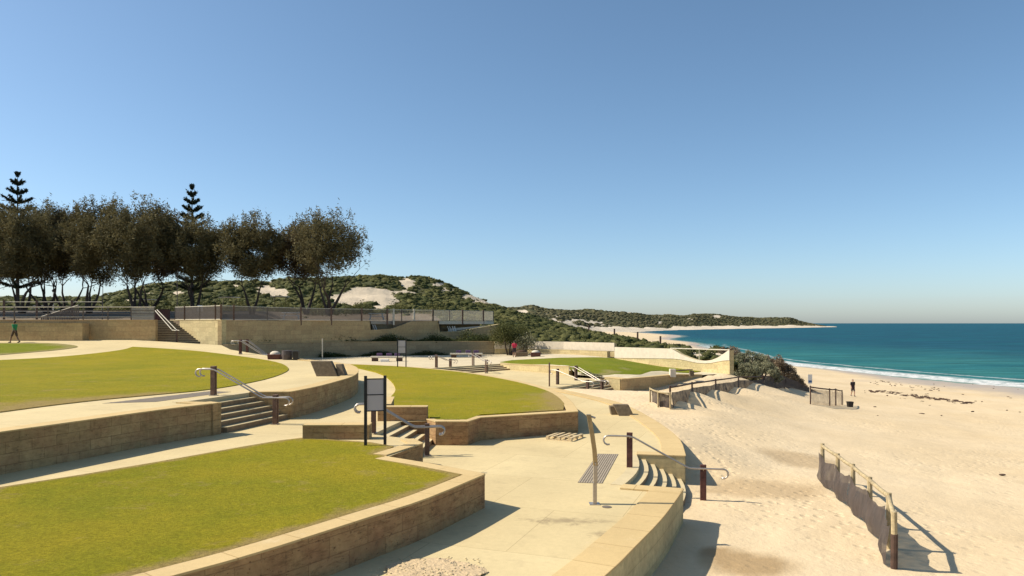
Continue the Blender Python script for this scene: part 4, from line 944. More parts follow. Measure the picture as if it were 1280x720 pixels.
p = on_sand(1253,594); tag(MB().ell((p.x,p.y,p.z+.02), (.14,.06,.035), 9, 6).build('driftwood', M['wood_dark'], origin=tuple(p)), 'small dark scrap of driftwood alone on the right of the sand', 'driftwood')
# seaweed line
rng = random.Random(4); mb = MB()
def weed(u, v, n, su, sv):
    for _ in range(n):
        uu, vv = rng.gauss(u, su), rng.gauss(v, sv)
        x, y = P(uu, max(461, vv), hS); z = CZ-hS(x, y); L = rng.uniform(.05,.28); a = rng.gauss(0, .5)
        mb.ell((x, y, z+.02), (L, rng.uniform(.04,.15), rng.uniform(.02,.07)), 6, 4, Matrix.Rotation(a, 3, 'Z'))
for k in range(60): weed(1088+k*2.1+rng.gauss(0,2), 488.2+k*.27+.8*math.sin(k*.7)+rng.gauss(0,.5), rng.choice([1,2,3,5,6,7]), 2.2, .45)
for k in range(24): weed(1092+k*3.6, 476.5+k*.5+1.8*math.sin(k*1.1), 2, 2.5, .9)
for k in range(35): weed(rng.uniform(1080,1290), rng.uniform(478,520), 1, 1, .5)
o = mb.build('seaweed', M['weed'], fixn=False); tag(o, 'broken line of dry brown seaweed washed up along the beach', 'seaweed', kind='stuff')
# ------------------------------------------------------------------ promenade fence
def prom_fence(name, stations, base, H, label, mat_post, infill=None, im='fence', rails=(1.0,), gap=.13, heavy=(), ph=.12, pr=.05, ext=.45, group='fences along the promenade'):
    """stations: list of (x, y); heavy: indices of thick posts"""
    t = empty(name, (*stations[0], base), label, 'fence', group)
    for i, (x, y) in enumerate(stations):
        if i in heavy: MB().box((x, y, base+H/2+ph/2-ext/2), (.17,.17,H+ph+ext), .4).build('post', M['post'] if mat_post == 'post' else M[mat_post], t)
        else: MB().box((x, y, base+H/2), (.09,.09,H), .4).build('post', M['fence'], t)
    for (x0,y0),(x1,y1) in zip(stations, stations[1:]):
        for f in rails: MB().tube([(x0,y0,base+H*f),(x1,y1,base+H*f)], .032, 6).build('rail', M['fence_pale'] if f in (max(rails), min(rails)) else M['fence'], t)
        if infill:
            L = math.hypot(x1-x0, y1-y0); n = max(1, int(L/gap)); mb = MB()
            for k in range(1, n):
                s = k/n; mb.box((x0+(x1-x0)*s, y0+(y1-y0)*s, base+H*.5), (infill,.02,H*.94), math.atan2(y1-y0, x1-x0))
            mb.build('infill_bars', M[im], t)
    return t
ub = CZ+.26
line1 = [(-24.55,60.75),XY(292,62.4),XY(334,66.4),XY(376,70.2),XY(414,73.4),XY(452,75.9),XY(484,78.0)]
prom_fence('promenade_fence', line1, ub, 1.22, 'long mesh filled fence on top of the tan wall in the middle of the promenade', 'post', infill=.045, rails=(.06,1.0), gap=.10, heavy=(0,1,3,4,5,6))
line2 = [(-31.3,66.9),XY(231,65.6),XY(250,63.6),XY(269.5,61.6),(-24.55,60.75)]
prom_fence('promenade_fence', line2, ub, 1.22, 'mesh filled fence on the bright wall right of the tall stairs', 'post', infill=.045, rails=(.06,1.0), gap=.10, heavy=(1,3))
line3 = [XY(484,78.0),XY(492,78.6),XY(502,79.1),XY(517.5,80),XY(541,81.5)]
prom_fence('promenade_fence', line3, ub, 1.22, 'fence section with pale posts near the end of the promenade', 'fence_pale', infill=.03, im='fence_pale', rails=(.06,.85,1.0), gap=.14, heavy=(1,3,4))
line4 = [XY(541,81.5),XY(562,83.3),XY(578,84.8),XY(604,87.6),XY(616.5,90.5)]
prom_fence('promenade_fence', line4, ub, 1.22, 'pale picket fence round the deck at the end of the promenade', 'post', infill=.05, im='fence_pale', rails=(.06,1.0), gap=.13, heavy=(0,2,3))
line0 = [(-110,63.0),XY(-60,63.0),XY(-30,63),XY(18,63),XY(60,63),XY(104,63),XY(135,63),XY(164,63),XY(193,63)]
prom_fence('promenade_fence', line0, ub, 1.15, 'open grey rail fence with four rails on the wall left of the tall stairs', 'post', rails=(.25,.5,.75,1.0), heavy=())
line00 = [(-110,69.5),XY(-60,69.5),XY(5,69.5),XY(46,69.5),XY(90,69.5),XY(128,69.5)]
prom_fence('promenade_fence', line00, ub+.1, 1.75, 'tall brown post and rail fence behind the walker in the green shirt', 'post', rails=(.45,.72,.97), heavy=(2,3,4,1), ext=0)
t = empty('ramp_balustrade', (*XY(50,66), ub), 'wedge shaped grey picket balustrade rising to the right left of the stairs', 'balustrade'); 
mb = MB()
for k in range(22):
    s = k/21; x, y = XY(52+46*s, 66-1.5*s); hh = .35+1.0*s; mb.box((x, y, ub+hh/2), (.10,.03,hh))
mb.build('pickets', M['fence'], t); MB().tube([XY(52,66)+(ub+.36,), XY(98,64.5)+(ub+1.36,)], .035).build('rail', M['fence_pale'], t)
t = empty('picket_panel', (*XY(166,64.5), ub), 'section of thin upright grey pickets beside the top of the tall stairs', 'fence'); mb = MB()
for k in range(22):
    x, y = XY(165+28*k/21, 63.6); mb.box((x, y, ub+.6), (.05,.03,1.15))
mb.build('pickets', M['fence_pale'], t); MB().tube([XY(164,63.6)+(ub+1.16,), XY(194,63.6)+(ub+1.16,)], .035).build('rail', M['fence_pale'], t)
# dark service box at the head of the stairs
x, y = XY(203,68.5); t = empty('service_cabinet', (x, y, ub), 'dark brown cabinet at the head of the tall promenade stairs', 'cabinet')
MB().box((x, y, ub+.52), (1.25,.5,1.0)).build('body', M['rust'], t, bevel=.02); MB().box((x, y-.02, ub+1.05), (1.3,.56,.05)).build('lid', M['wood_dark'], t)
MB().box((x, y-.26, ub+.52), (.02,.02,.8)).build('door_gap', M['black'], t)
# decks over the notches
t = empty('viewing_deck', (*XY(478,80), CZ+.0), 'pale concrete landing set in the first notch of the promenade wall', 'deck')
(x0,y0),(x1,y1) = XY(463.5,78.5),XY(490,80)
MB().hexa([(x0,y0,CZ-.10),(x1,y1,CZ-.10),(x1,y1+3,CZ-.10),(x0,y0+3,CZ-.10)], [(x0,y0,CZ+.235),(x1,y1,CZ+.235),(x1,y1+3,CZ+.235),(x0,y0+3,CZ+.235)]).build('slab', M['render'], t)
MB().hexa([(x0,y0+.5,CZ-1.2),(x1+2,y1+.5,CZ-1.2),(x1+2,y1+1,CZ-1.2),(x0,y0+1,CZ-1.2)], [(x0,y0+.5,CZ-.10),(x1+2,y1+.5,CZ-.10),(x1+2,y1+1,CZ-.10),(x0,y0+1,CZ-.10)]).build('recess_wall', M['stone_grey'], t)
for u in (468, 470.5): 
    x, y = XY(u, 78.3); MB().hexa([(x,y,CZ-.75),(x+.1,y,CZ-.75),(x+.1,y+.1,CZ-.75),(x,y+.1,CZ-.75)], [(x-.25,y,CZ-.15),(x-.15,y,CZ-.15),(x-.15,y+.1,CZ-.15),(x-.25,y+.1,CZ-.15)]).build('white_strut', M['white'], t)
t = empty('viewing_deck', (*XY(580,85), CZ), 'pale deck slab carrying the picket fence at the end of the promenade', 'deck')
q = [XY(549,82.0),XY(604,87.4),XY(617,90.7),XY(590,93),XY(549,88)]
mb = MB(); mb.poly([(x,y,CZ+.25) for x,y in q]); mb.poly([(x,y,CZ-.11) for x,y in q[::-1]])
for k in range(5): a, b = q[k], q[(k+1)%5]; mb.poly([(a[0],a[1],CZ-.11),(b[0],b[1],CZ-.11),(b[0],b[1],CZ+.25),(a[0],a[1],CZ+.25)])
mb.build('slab', M['render'], t)
mb = MB(); mb.hexa([XY(549,85)+(CZ-3,),XY(600,90.5)+(CZ-3,),XY(600,91.5)+(CZ-3,),XY(549,86)+(CZ-3,)], [XY(549,85)+(CZ-.11,),XY(600,90.5)+(CZ-.11,),XY(600,91.5)+(CZ-.11,),XY(549,86)+(CZ-.11,)]).build('under_wall', M['stone_grey'], t)
for u in (561,563.5,567,569.5): 
    x, y = XY(u, 83.6); MB().hexa([(x,y,CZ-.95),(x+.1,y,CZ-.95),(x+.1,y+.1,CZ-.95),(x,y+.1,CZ-.95)], [(x-.2,y,CZ-.35),(x-.1,y,CZ-.35),(x-.1,y+.1,CZ-.35),(x-.2,y+.1,CZ-.35)]).build('white_strut', M['white'], t)
mb = MB().hexa([XY(560,83.9)+(CZ-1.0,),XY(607,87)+(CZ-.38,),XY(607,88)+(CZ-.38,),XY(560,85)+(CZ-1.0,)], [XY(560,83.9)+(CZ-.62,),XY(607,87)+(CZ-.30,),XY(607,88)+(CZ-.30,),XY(560,85)+(CZ-.62,)]); mb.build('sloping_ramp', M['render'], t)
# ------------------------------------------------------------------ benches, planters
def bench(u, v, W, label, hh=.45, cushions=True, rz=0, mat='seat', group='low benches by the planter wall'):
    (x, y), z = onh(u, v, hU); t = empty('bench', (x, y, z), label, 'bench', group, rz)
    ox, oy = x, y
    MB().box((x, y, z+hh-.07), (W,.62,.14)).build('seat', M['fence_pale'], t, bevel=.015)
    for s in (-1, 1): MB().box((x+s*(W/2-.35), y, z+(hh-.1)/2), (.5,.5,hh-.1)).build('leg', M['wood_dark'], t)
    if cushions:
        for k in (-.25,.05,.3): MB().box((x+k*W, y+.22, z+hh+.13), (.5,.1,.28), .1*k).build('backrest', M['purple'], t, bevel=.03)
    return t
bench(484,451.5,2.9,'long low bench with dark purple backrests left of the far black sign')
(x, y), z = onh(482,451.9,hU); tag(MB().box((x, y-.45, z+.12), (.75,.4,.24)).build('white_box', M['white'], origin=(x,y-.45,z), bevel=.02), 'small white box standing on the ground in front of the long low bench', 'box')
bench(583,447,3.2,'low bench with purple backrests between the handrails of the far shallow steps')
(x, y), z = onh(846,470.3,hU); t = empty('bench', (x, y, z), 'small plank bench on one white and one dark block by the beachside lawn', 'bench')
MB().box((x-.32, y, z+.24), (.42,.42,.60)).build('end_block', M['render'], t, bevel=.01); (x2, y2), z2 = onh(864.5,469.7,hU)
MB().box((x2, y2, z2+.18), (.28,.4,.40)).build('end_block', M['seat'], t, bevel=.01); MB().box(((x+x2)/2-.05, (y+y2)/2, z+.42), (x2-x+.35,.38,.06), math.atan2(y2-y, x2-x)).build('plank', M['wood_dark'], t)
def planter(u, v, W, hh, label, mat, cloth=False, dep=.9, fill=None, rnd=False, hf=hU, group='planters and tubs on the far paving'):
    (x, y), z = onh(u, v, hf); t = empty('planter', (x, y, z), label, 'planter', group)
    if rnd: MB().tube([(x,y,z),(x,y,z+hh*.5),(x,y,z+hh)], [W*.42,W*.5,W*.48], 16).build('tub', M[mat], t)
    else: MB().hexa([(x-W*.47,y-dep/2,z-.01),(x+W*.47,y-dep/2,z-.01),(x+W*.47,y+dep/2,z-.01),(x-W*.47,y+dep/2,z-.01)], [(x-W/2,y-dep/2-.05,z+hh),(x+W/2,y-dep/2-.05,z+hh),(x+W/2,y+dep/2,z+hh),(x-W/2,y+dep/2,z+hh)]).build('tub', M[mat], t, bevel=.02)
    if fill: MB().ell((x, y, z+hh), (W*.42, dep*.4, .22), 12, 6).build('soil_mound', M[fill], t, smooth=True)
    return t
planter(359,449.6,.70,.60,'grey tapered tub behind the far end of the upper lawn','bin',rnd=True,hf=hT)
planter(370.3,450.0,.36,.60,'narrow dark square tub right of the grey tapered tub','black',hf=hT,dep=.36)
planter(344,448.9,.85,.32,'low brown box with a pale mound left of the grey tapered tub','rust',fill='render',hf=hT,dep=.6)
planter(652,445.5,1.3,.45,'grey stone planter just right of the walker in red','seat',fill='weed')
planter(669.5,445.7,1.0,.42,'dark red planter at the right end of the planter row','rust',fill='render')
# picnic tables, shelters, small sign on the promenade
def picnic(u, v, y, label, s=1.0):
    x, _ = XY(u, y); z = CZ-(v-HZ)*y/F; t = empty('picnic_table', (x, y, z), label, 'picnic table', 'white picnic tables behind the fence')
    MB().box((x, y, z+.72), (1.75*s,.7,.06)).build('table_top', M['white'], t)
    for s_ in (-1, 1):
        MB().hexa([(x+s_*.8-.06,y-.1,z),(x+s_*.8+.06,y-.1,z),(x+s_*.8+.06,y+.1,z),(x+s_*.8-.06,y+.1,z)], [(x+s_*.62-.06,y-.1,z+.7),(x+s_*.62+.06,y-.1,z+.7),(x+s_*.62+.06,y+.1,z+.7),(x+s_*.62-.06,y+.1,z+.7)]).build('leg', M['white'], t)
        MB().box((x, y+s_*.75, z+.42), (1.6*s,.28,.05)).build('bench_seat', M['white'], t)
picnic(364,399.5,74,'white picnic table behind the fence below the rightmost tree'); picnic(471,399.8,82.5,'white picnic table behind the fence at the notch of the wall')
picnic(53,390,84,'white picnic table among the tree trunks at the far left')
def shelter(u, v, y, W, Hh, label):
    x, _ = XY(u, y); z = CZ-(v-HZ)*y/F; t = empty('picnic_shelter', (x, y, z), label, 'shelter', 'flat roofed picnic shelters')
    MB().hexa([(x-W/2,y-1.2,z+Hh),(x+W/2,y-1.2,z+Hh),(x+W/2,y+1.2,z+Hh+.05),(x-W/2,y+1.2,z+Hh+.05)], [(x-W/2,y-1.2,z+Hh+.10),(x+W/2,y-1.2,z+Hh+.10),(x+W/2,y+1.2,z+Hh+.16),(x-W/2,y+1.2,z+Hh+.16)]).build('roof', M['fence_pale'], t)
    for s_ in (-1, 1): MB().tube([(x+s_*(W/2-.15),y,z-.4),(x+s_*(W/2-.15),y,z+Hh)], .05, 8).build('post', M['fence'], t)
    MB().box((x, y, z+.42), (W*.6,.5,.08)).build('bench_seat', M['wood_dark'], t)
shelter(287,393,100,2.1,2.3,'flat roofed shelter behind the fence between the fifth and sixth tree trunks'); shelter(350,393,100,1.9,2.4,'flat roofed shelter in front of the sand patch behind the trees'); shelter(183,392,100,1.8,1.85,'flat roofed shelter behind the thickest trunks above the stairs')
(x, y) = XY(250.5,64.6); t = empty('notice_board', (x, y, ub), 'small tilted white notice board above the bright promenade wall', 'sign'); MB().tube([(x,y,ub-.1),(x,y,ub+.85)], .04).build('post', M['fence_pale'], t)
MB().hexa([(x-.27,y,ub+.82),(x+.17,y,ub+.80),(x+.17,y+.06,ub+.80),(x-.27,y+.06,ub+.82)], [(x-.27,y+.02,ub+1.35),(x+.15,y+.02,ub+1.35),(x+.15,y+.08,ub+1.35),(x-.27,y+.08,ub+1.35)]).build('board', M['white'], t)
for (u, v, y, H, lab) in ((66.5,388,90,2.35,'short white lamp pole with a dark head among the left tree trunks'),(128.5,386,120,4.6,'thin tall pole standing left of the stairs against the sky gap'),(221.5,388,100,5.6,'thin dark pole between the trunks above the tall stairs')):
    x, _ = XY(u, y); z = CZ-(v-HZ)*y/F; t = empty('lamp_pole', (x, y, z), lab, 'pole', 'poles behind the promenade fence'); MB().tube([(x,y,z-.5),(x,y,z+H)], [.06,.045], 8).build('shaft', M['white'] if u < 100 else M['fence'], t)
    MB().ell((x, y, z+H+.12), (.16,.16,.2), 8, 6).build('lamp_head', M['black'], t)
for (u, v, y, lab) in ((736,413,118,'leftmost'),(768,418,108,'second from the left'),(797,422.5,99,'second from the right'),(825.5,428.5,91,'rightmost')):
    x, _ = XY(u, y); z = CZ-(v-HZ)*y/F-.3
    o = MB().tube([(x,y,z-1.2),(x,y,z+1.15)], .12, 8).build('track_post', M['wood_dark'], origin=(x,y,z)); tag(o, 'timber post on the scrub dune, %s of the four' % lab, 'post', 'posts along the dune track')
# ------------------------------------------------------------------ people
def person(loc, rz, label, shirt, shorts, skin, hair, stride=.30, arm=.30, H=1.75, tw=0, cap=False):
    t = empty('person', tuple(loc), label, 'person', 'people out walking', rz); s = H/1.75
    # the parts are modelled at the origin facing +y, the empty turns them
    def cap_chain(mb, chain):
        for (a, ra), (b, rb) in zip(chain, chain[1:]):
            mb.tube([Vector(a)*s, Vector(b)*s], [ra*s, rb*s], 10)
            mb.ell(Vector(a)*s, (ra*s,)*3, 10, 7); mb.ell(Vector(b)*s, (rb*s,)*3, 10, 7)
    def place(o):
        o.parent = t; return o
    def mk(name, mb, mat, vox):
        me = bpy.data.meshes.new(name); me.from_pydata(mb.v, [], mb.f); me.materials.append(mat)
        o = bpy.data.objects.new(name, me); link(o); o.parent = t
        if vox: rm = o.modifiers.new('remesh', 'REMESH'); rm.mode = 'VOXEL'; rm.voxel_size = vox*s; rm.use_smooth_shade = True
        return o
    hipz = .90
    mb = MB()
    cap_chain(mb, [((0,0,1.44),.055),((0,.01,1.53),.052)]); mb.ell(Vector((0,.02,1.635))*s, (.075*s,.093*s,.115*s), 14, 10)
    mb.ell(Vector((0,.112,1.62))*s, (.014*s,.022*s,.022*s), 8, 6)
    for e in (-1, 1): mb.ell(Vector((e*.077,.01,1.63))*s, (.012*s,.02*s,.03*s), 8, 6)
    mb.ell(Vector((0,0,1.27))*s, (.155*s,.10*s,.20*s), 14, 10); mb.ell(Vector((0,0,1.02))*s, (.145*s,.10*s,.16*s), 14, 10)
    feet = []
    for e, ph in ((-1, 1), (1, -1)):
        st = stride*ph; hip = (e*.09, 0, .93); foot = (e*.085, st*.95, .085 if ph > 0 else .12); knee = (e*.088, st*.45+.06, .50)
        cap_chain(mb, [(hip,.088),(knee,.057),(foot,.040)])
        cap_chain(mb, [((foot[0],foot[1]-.05,foot[2]-.04 if ph > 0 else foot[2]-.01),.036),((foot[0],foot[1]+.14,.03),.030)]); feet.append((foot, ph))
    hands = []
    for e, ph in ((-1, -1), (1, 1)):
        a = arm*ph; sh = (e*.185, 0, 1.42); el = (e*.235, a*.35-.02, 1.15); wr = (e*.25, a*.95+.03, .93)
        cap_chain(mb, [((e*.08,0,1.40),.07),(sh,.055),(el,.040),(wr,.028)])
        d = (Vector(wr)-Vector(el)).normalized(); c = Vector(wr)+d*.045
        mb.ell(c*s, (.018*s,.038*s,.048*s), 8, 6)
        for k, ln in enumerate((.062,.072,.068,.052)):
            p0 = c+Vector((0,-.026+.0175*k,0))+d*.03; p1 = p0+d*ln*.55; p2 = p1+(d+Vector((-e*.5,0,0))).normalized()*ln*.5
            mb.tube([p0*s, p1*s, p2*s], [.0095*s,.009*s,.0075*s], 6)
        p0 = c+Vector((0,.03,0))-d*.02; p1 = p0+(d+Vector((-e*.2,.9,0))).normalized()*.035; mb.tube([p0*s,p1*s,(p1+d*.03)*s], [.011*s,.0105*s,.009*s], 6)
    mk('body', mb, M[skin], .0085)
    mb = MB(); mb.ell(Vector((0,0,1.27))*s, (.178*s,.125*s,.225*s), 14, 10); mb.ell(Vector((0,0,1.08))*s, (.172*s,.128*s,.17*s), 14, 10)
    for e, ph in ((-1, -1), (1, 1)):
        a = arm*ph; cap_chain(mb, [((e*.09,0,1.40),.08),((e*.185,0,1.415),.070),((e*.225,a*.28-.02,1.20),.062)])
    mk('shirt', mb, M[shirt], .013)
    mb = MB(); mb.ell(Vector((0,0,.96))*s, (.163*s,.122*s,.12*s), 14, 8)
    for e, ph in ((-1, 1), (1, -1)):
        st = stride*ph; cap_chain(mb, [((e*.085,0,.93),.102),((e*.09,st*.38+.045,.56),.082)])
    mk('shorts', mb, M[shorts], .013)
    mb = MB(); mb.ell(Vector((0,-.012,1.665))*s, (.085*s,.10*s,.10*s), 14, 10)
    if cap: mb.ell(Vector((0,.09,1.69))*s, (.06*s,.08*s,.012*s), 12, 6)
    mk('cap' if cap else 'hair', mb, M[hair], 0)
    for e in (-1, 1):
        mb = MB(); mb.ell(Vector((e*.03,.108,1.645))*s, (.011*s,.008*s,.008*s), 8, 6); mk('eye', mb, M['eye'], 0)
    mb = MB(); mb.ell(Vector((0,.113,1.575))*s, (.024*s,.006*s,.006*s), 8, 6); mk('mouth', mb, M['shorts'], 0)
    for (f, ph) in feet:
        mb = MB(); mb.tube([Vector((f[0],f[1]-.06,.045 if ph>0 else .09))*s, Vector((f[0],f[1]+.06,.045 if ph>0 else .05))*s, Vector((f[0],f[1]+.16,.032))*s], [.045*s,.045*s,.032*s], 10); mb.ell(Vector((f[0],f[1]+.16,.032))*s, (.035*s,.035*s,.03*s), 10, 6); mk('shoe', mb, M['shoe'], 0)
    return t
(x, y), z = onh(20.5,428,hT); person((x,59.8,CZ-hT(x,59.8)), R(78), 'person in a bright green shirt striding along the path before the tan wall', 'shirt_green', 'shorts_brown', 'skin_dark', 'hair', stride=.36, arm=.34, H=1.82)
(x, y), z = onh(643,446.5,hU); person((x,y,z), R(8), 'person in a red shirt walking away past the planters in the middle distance', 'shirt_red', 'shorts', 'skin', 'hair', stride=.18, arm=.12, H=1.66)
p = on_sand(1066,495.3); person(p, R(-172), 'person in black t shirt and dark shorts walking on the open beach', 'shirt_black', 'shorts', 'skin', 'hair_grey', stride=.16, arm=.12, H=1.74)
# ------------------------------------------------------------------ vegetation
def leaf_quads(centers, length, width, rng, up=0.0, droop=0.0):
    n = len(centers); d = rng.normal(size=(n,3)); d[:,2] = d[:,2]*.8+up-droop; d /= np.linalg.norm(d, axis=1)[:,None]
    w = rng.normal(size=(n,3)); w -= (w*d).sum(1)[:,None]*d; w /= np.linalg.norm(w, axis=1)[:,None]
    L = (length*rng.uniform(.6,1.4,n))[:,None]; W = (width*rng.uniform(.6,1.4,n))[:,None]
    V = np.stack([centers-d*L/2, centers+w*W/2, centers+d*L/2, centers-w*W/2], 1).reshape(-1, 3)
    return V, np.arange(4*n).reshape(-1, 4)
def tree(u, vb, y, vtop, wpx, label, seed, n=13000, stems=3, off=0, skirt_v=350, bias=0):
    """broad crowned multi stemmed tree"""
    rng = np.random.RandomState(seed); x, _ = XY(u, y); zb = CZ-(vb-HZ)*y/F; zt_ = CZ-(vtop-HZ)*y/F; zs = CZ-(skirt_v-HZ)*y/F; rw = wpx*y/F/2
    cx = x+off*y/F
    t = empty('shade_tree', (x, y, zb), label, 'tree', 'row of shade trees on the promenade')
    zc = (zt_+zs)/2-.1; rz_ = (zt_-zs)/2
    # limbs
    mb = MB(); tips = []
    def limb(p, d, L, r0, lev):
        q = p; pts_ = [p]; rs = [r0]
        for k in range(4):
            d = (d+Vector(rng.normal(size=3))*.13+Vector((0,0,.06))).normalized(); q = q+d*L/4; pts_.append(q); rs.append(r0*(1-.16*(k+1)))
        mb.tube(pts_, rs, 7 if lev < 2 else 5, cap=False)
        if lev >= 3: tips.append(q); return
        for k in range(3 if lev else 2+int(rng.rand() > .4)):
            nd = (d+Vector(rng.normal(size=3))*.55+Vector((0,0,.1))).normalized(); limb(q, nd, L*rng.uniform(.5,.7), rs[-1]*.75, lev+1)
        tips.append(q)
    base = Vector((x, y, zb-.3)); hh = zs-zb
    for k in range(stems):
        a = 2*math.pi*(k+rng.rand()*.5)/stems; d = Vector((math.cos(a)*.42+off*y/F*.05, math.sin(a)*.35, 1)).normalized()
        limb(base+Vector((math.cos(a)*.14, math.sin(a)*.14, 0)), d, hh*.85+.5, .17+.06*rng.rand(), 0)
    mb.build('trunk', M['bark'], t, smooth=True, fixn=False)
    # leaf clumps through the crown: denser shell, ragged edge
    K = 150; cc = []
    while len(cc) < K:
        p = rng.uniform(-1, 1, 3); rr = np.linalg.norm(p)
        if rr > 1 or rr < .25: continue
        fl = 1.0 if p[2] > 0 else .92
        cc.append([cx+p[0]*rw*.90*fl, y+p[1]*rw*.8, zc+p[2]*rz_*.90])
    cc = np.array(cc); cr = rng.uniform(.35, .85, K)*(rw/3.8)
    # wisps standing out of the outline
    Wn = 70; a = rng.uniform(0, 2*math.pi, Wn); e = np.arcsin(rng.uniform(-.5, 1, Wn)); rr = rng.uniform(.96, 1.12, Wn)
    wc = np.stack([cx+np.cos(a)*np.cos(e)*rw*rr, y+np.sin(a)*np.cos(e)*rw*.85*rr, zc+np.sin(e)*rz_*rr], 1)
    idx = rng.choice(K, n, p=cr**2/np.sum(cr**2)); c1 = cc[idx]+rng.normal(size=(n,3))*cr[idx][:,None]*np.array([.52,.52,.60])
    idx2 = rng.randint(0, Wn, n//9); c2 = wc[idx2]+rng.normal(size=(n//9,3))*np.array([.16,.16,.34])
    V, Fc = leaf_quads(np.concatenate([c1, c2]), .34, .085, rng, droop=.35)
    np_mesh('crown', V, Fc, M['leaf_tree_brown' if seed % 3 == 1 else 'leaf_tree'], parent=t)
    return t
TREES = [(-78,387,79,264,104,0,'outermost shade tree standing left of all the others beyond the tall rail fence',3), (-25,387,78,268,110,0,'shade tree cut off by the left edge of the view, behind the far left fence',3),
 (27,388,76,262,95,-6,'leftmost full shade tree with a thick dark trunk',3), (58,387,80,256,84,0,'second shade tree from the left with leaning stems',4),
 (83,388,82,260,72,8,'shade tree with thin forked stems left of the sky gap',3), (111,388,77,253,92,12,'tall shade tree with a forked trunk at the left edge of the sky gap',3),
 (170,388,76,249,104,4,'broadest shade tree with the thickest dark trunk right of the sky gap',3), (186,388,84,262,66,14,'slender shade tree just right of the thickest trunk',3),
 (243,388,78,272,84,2,'shade tree with a straight dark trunk above the bright wall',3), (315,389,77,271,84,-2,'shade tree with a pale twin trunk left of the sand patch',2),
 (383,389,80,277,74,-8,'shade tree with low forked stems before the sand patch',3), (411,390,76,262,100,-1,'rightmost and roundest shade tree with slender spreading stems',4)]
for k, (u, vb, y, vt, w, off, lab, st) in enumerate(TREES):
    tree(u, vb, y, vt, w, lab, 99+k, n=25000 if k not in (10,11) else 17000, stems=st, off=off, skirt_v=(352 if k < 10 else 349))
def pine(u, vb, y, vtop, wpx, label, seed, levels, gap):
    rng = np.random.RandomState(seed); x, _ = XY(u, y); zb = CZ-(vb-HZ)*y/F; zt_ = CZ-(vtop-HZ)*y/F; Ht = zt_-zb
    t = empty('norfolk_pine', (x, y, zb), label, 'pine tree', 'tall pines rising behind the shade trees')
    MB().tube([(x,y,zb-.5),(x,y,zb+Ht*.5),(x,y,zt_)], [.30,.19,.03], 8).build('trunk', M['bark'], t)
    C_ = []; 
    for k in range(levels):
        s = k/(levels-1); z = zt_-.3-(Ht*.80)*s**1.02; Lb = (wpx*y/F/2)*(.10+.90*min(1, s*1.9)**.8)*rng.uniform(.85,1.1); nb = 7
        for b in range(nb):
            a = 2*math.pi*(b+rng.rand()*.5+k*.37)/nb; m = int(36+Lb*80)
            q = rng.rand(m)**.8*Lb; lift = q*.20+(q/Lb)**2*.45
            C_.append(np.stack([x+np.cos(a)*q+rng.normal(size=m)*.07, y+np.sin(a)*q+rng.normal(size=m)*.07, z+lift+rng.normal(size=m)*.09], 1))
    C_ = np.concatenate(C_); V, Fc = leaf_quads(C_, .42, .13, rng, up=.5); np_mesh('crown', V, Fc, M['leaf_pine'], parent=t)
pine(22,392,112,217,56,'tall norfolk pine with open tiered branches at the far left',7,13,.8)
pine(240,392,112,233,40,'narrower norfolk pine rising above the middle of the tree row',8,14,.8)
# coastal bushes right of the curved wall
def bush(u, vbase, y, wpx, hpx, label, mat, seed, n=5200, ls=.17, depth=1.0):
    rng = np.random.RandomState(seed); x, _ = XY(u, y); z = CZ-(vbase-HZ)*y/F; rw = wpx*y/F/2; hh = hpx*y/F
    t = empty('coastal_bush', (x, y, z), label, 'bush', 'coastal bushes beside the beach fence')
    mb = MB()
    for k in range(9):
        a = rng.uniform(0, 6.28); e = Vector((x+math.cos(a)*rw*.6*rng.rand(), y+math.sin(a)*rw*.6*rng.rand(), z+hh*.75)); b = Vector((x+math.cos(a)*.1, y, z-.5)); mb.tube([b, (b+e)/2+Vector((rng.normal()*.1,0,.1)), e], [.06,.04,.015], 5)
    mb.build('stems', M['bark'], t)
    K = int(45+rw*22); p = rng.normal(size=(K,3)); p /= np.linalg.norm(p, axis=1)[:,None]; p[:,2] = np.abs(p[:,2]); p *= rng.uniform(.6, .95, K)[:,None]
    cc = np.stack([x+p[:,0]*rw, y+p[:,1]*rw*depth, z+p[:,2]*hh*.92], 1); cr = rng.uniform(.16,.36,K)
    idx = rng.randint(0, K, n); q = rng.normal(size=(n,3)); q /= np.linalg.norm(q, axis=1)[:,None]; c1 = cc[idx]+q*(cr[idx]*rng.uniform(.6,1.1,n))[:,None]
    V, Fc = leaf_quads(c1, ls, ls*.38, rng, up=.45); np_mesh('foliage', V, Fc, M[mat], parent=t)
BUSH = [(912,455,69,44,27,'brown topped bush touching the end of the pale dipped wall','leaf_brown',1),(936,462,66,62,29,'tall grey bush at the middle of the coastal bushes','leaf_bush',2),(930,468,62.5,30,16,'small grey bush low at the foot of the tall one','leaf_bush',3),
 (950,472,63,54,24,'rounded grey green bush right behind the end of the dark rail fence','leaf_bush',4),(965,464,70,48,24,'brown grey bush behind the rounded grey green one','leaf_brown',5),(980,472,70,34,21,'thin brown bush leaning seaward','leaf_brown',6),
 (993,482,71,22,14,'small brown bush near the seaward end of the bushes','leaf_brown',7),(1003,488,72,15,10,'last low brown bush before the net fence','leaf_brown',8),(917,474,61,16,8,'pale small bush between the wall end and the fence','leaf_bush',9),(921,462,72,40,22,'grey bush behind the brown topped one','leaf_bush',11)]
for a in BUSH: bush(a[0], a[1]+3, a[2], a[3], a[4]+2, a[5], a[6], a[7], n=int(2600+a[3]*95))
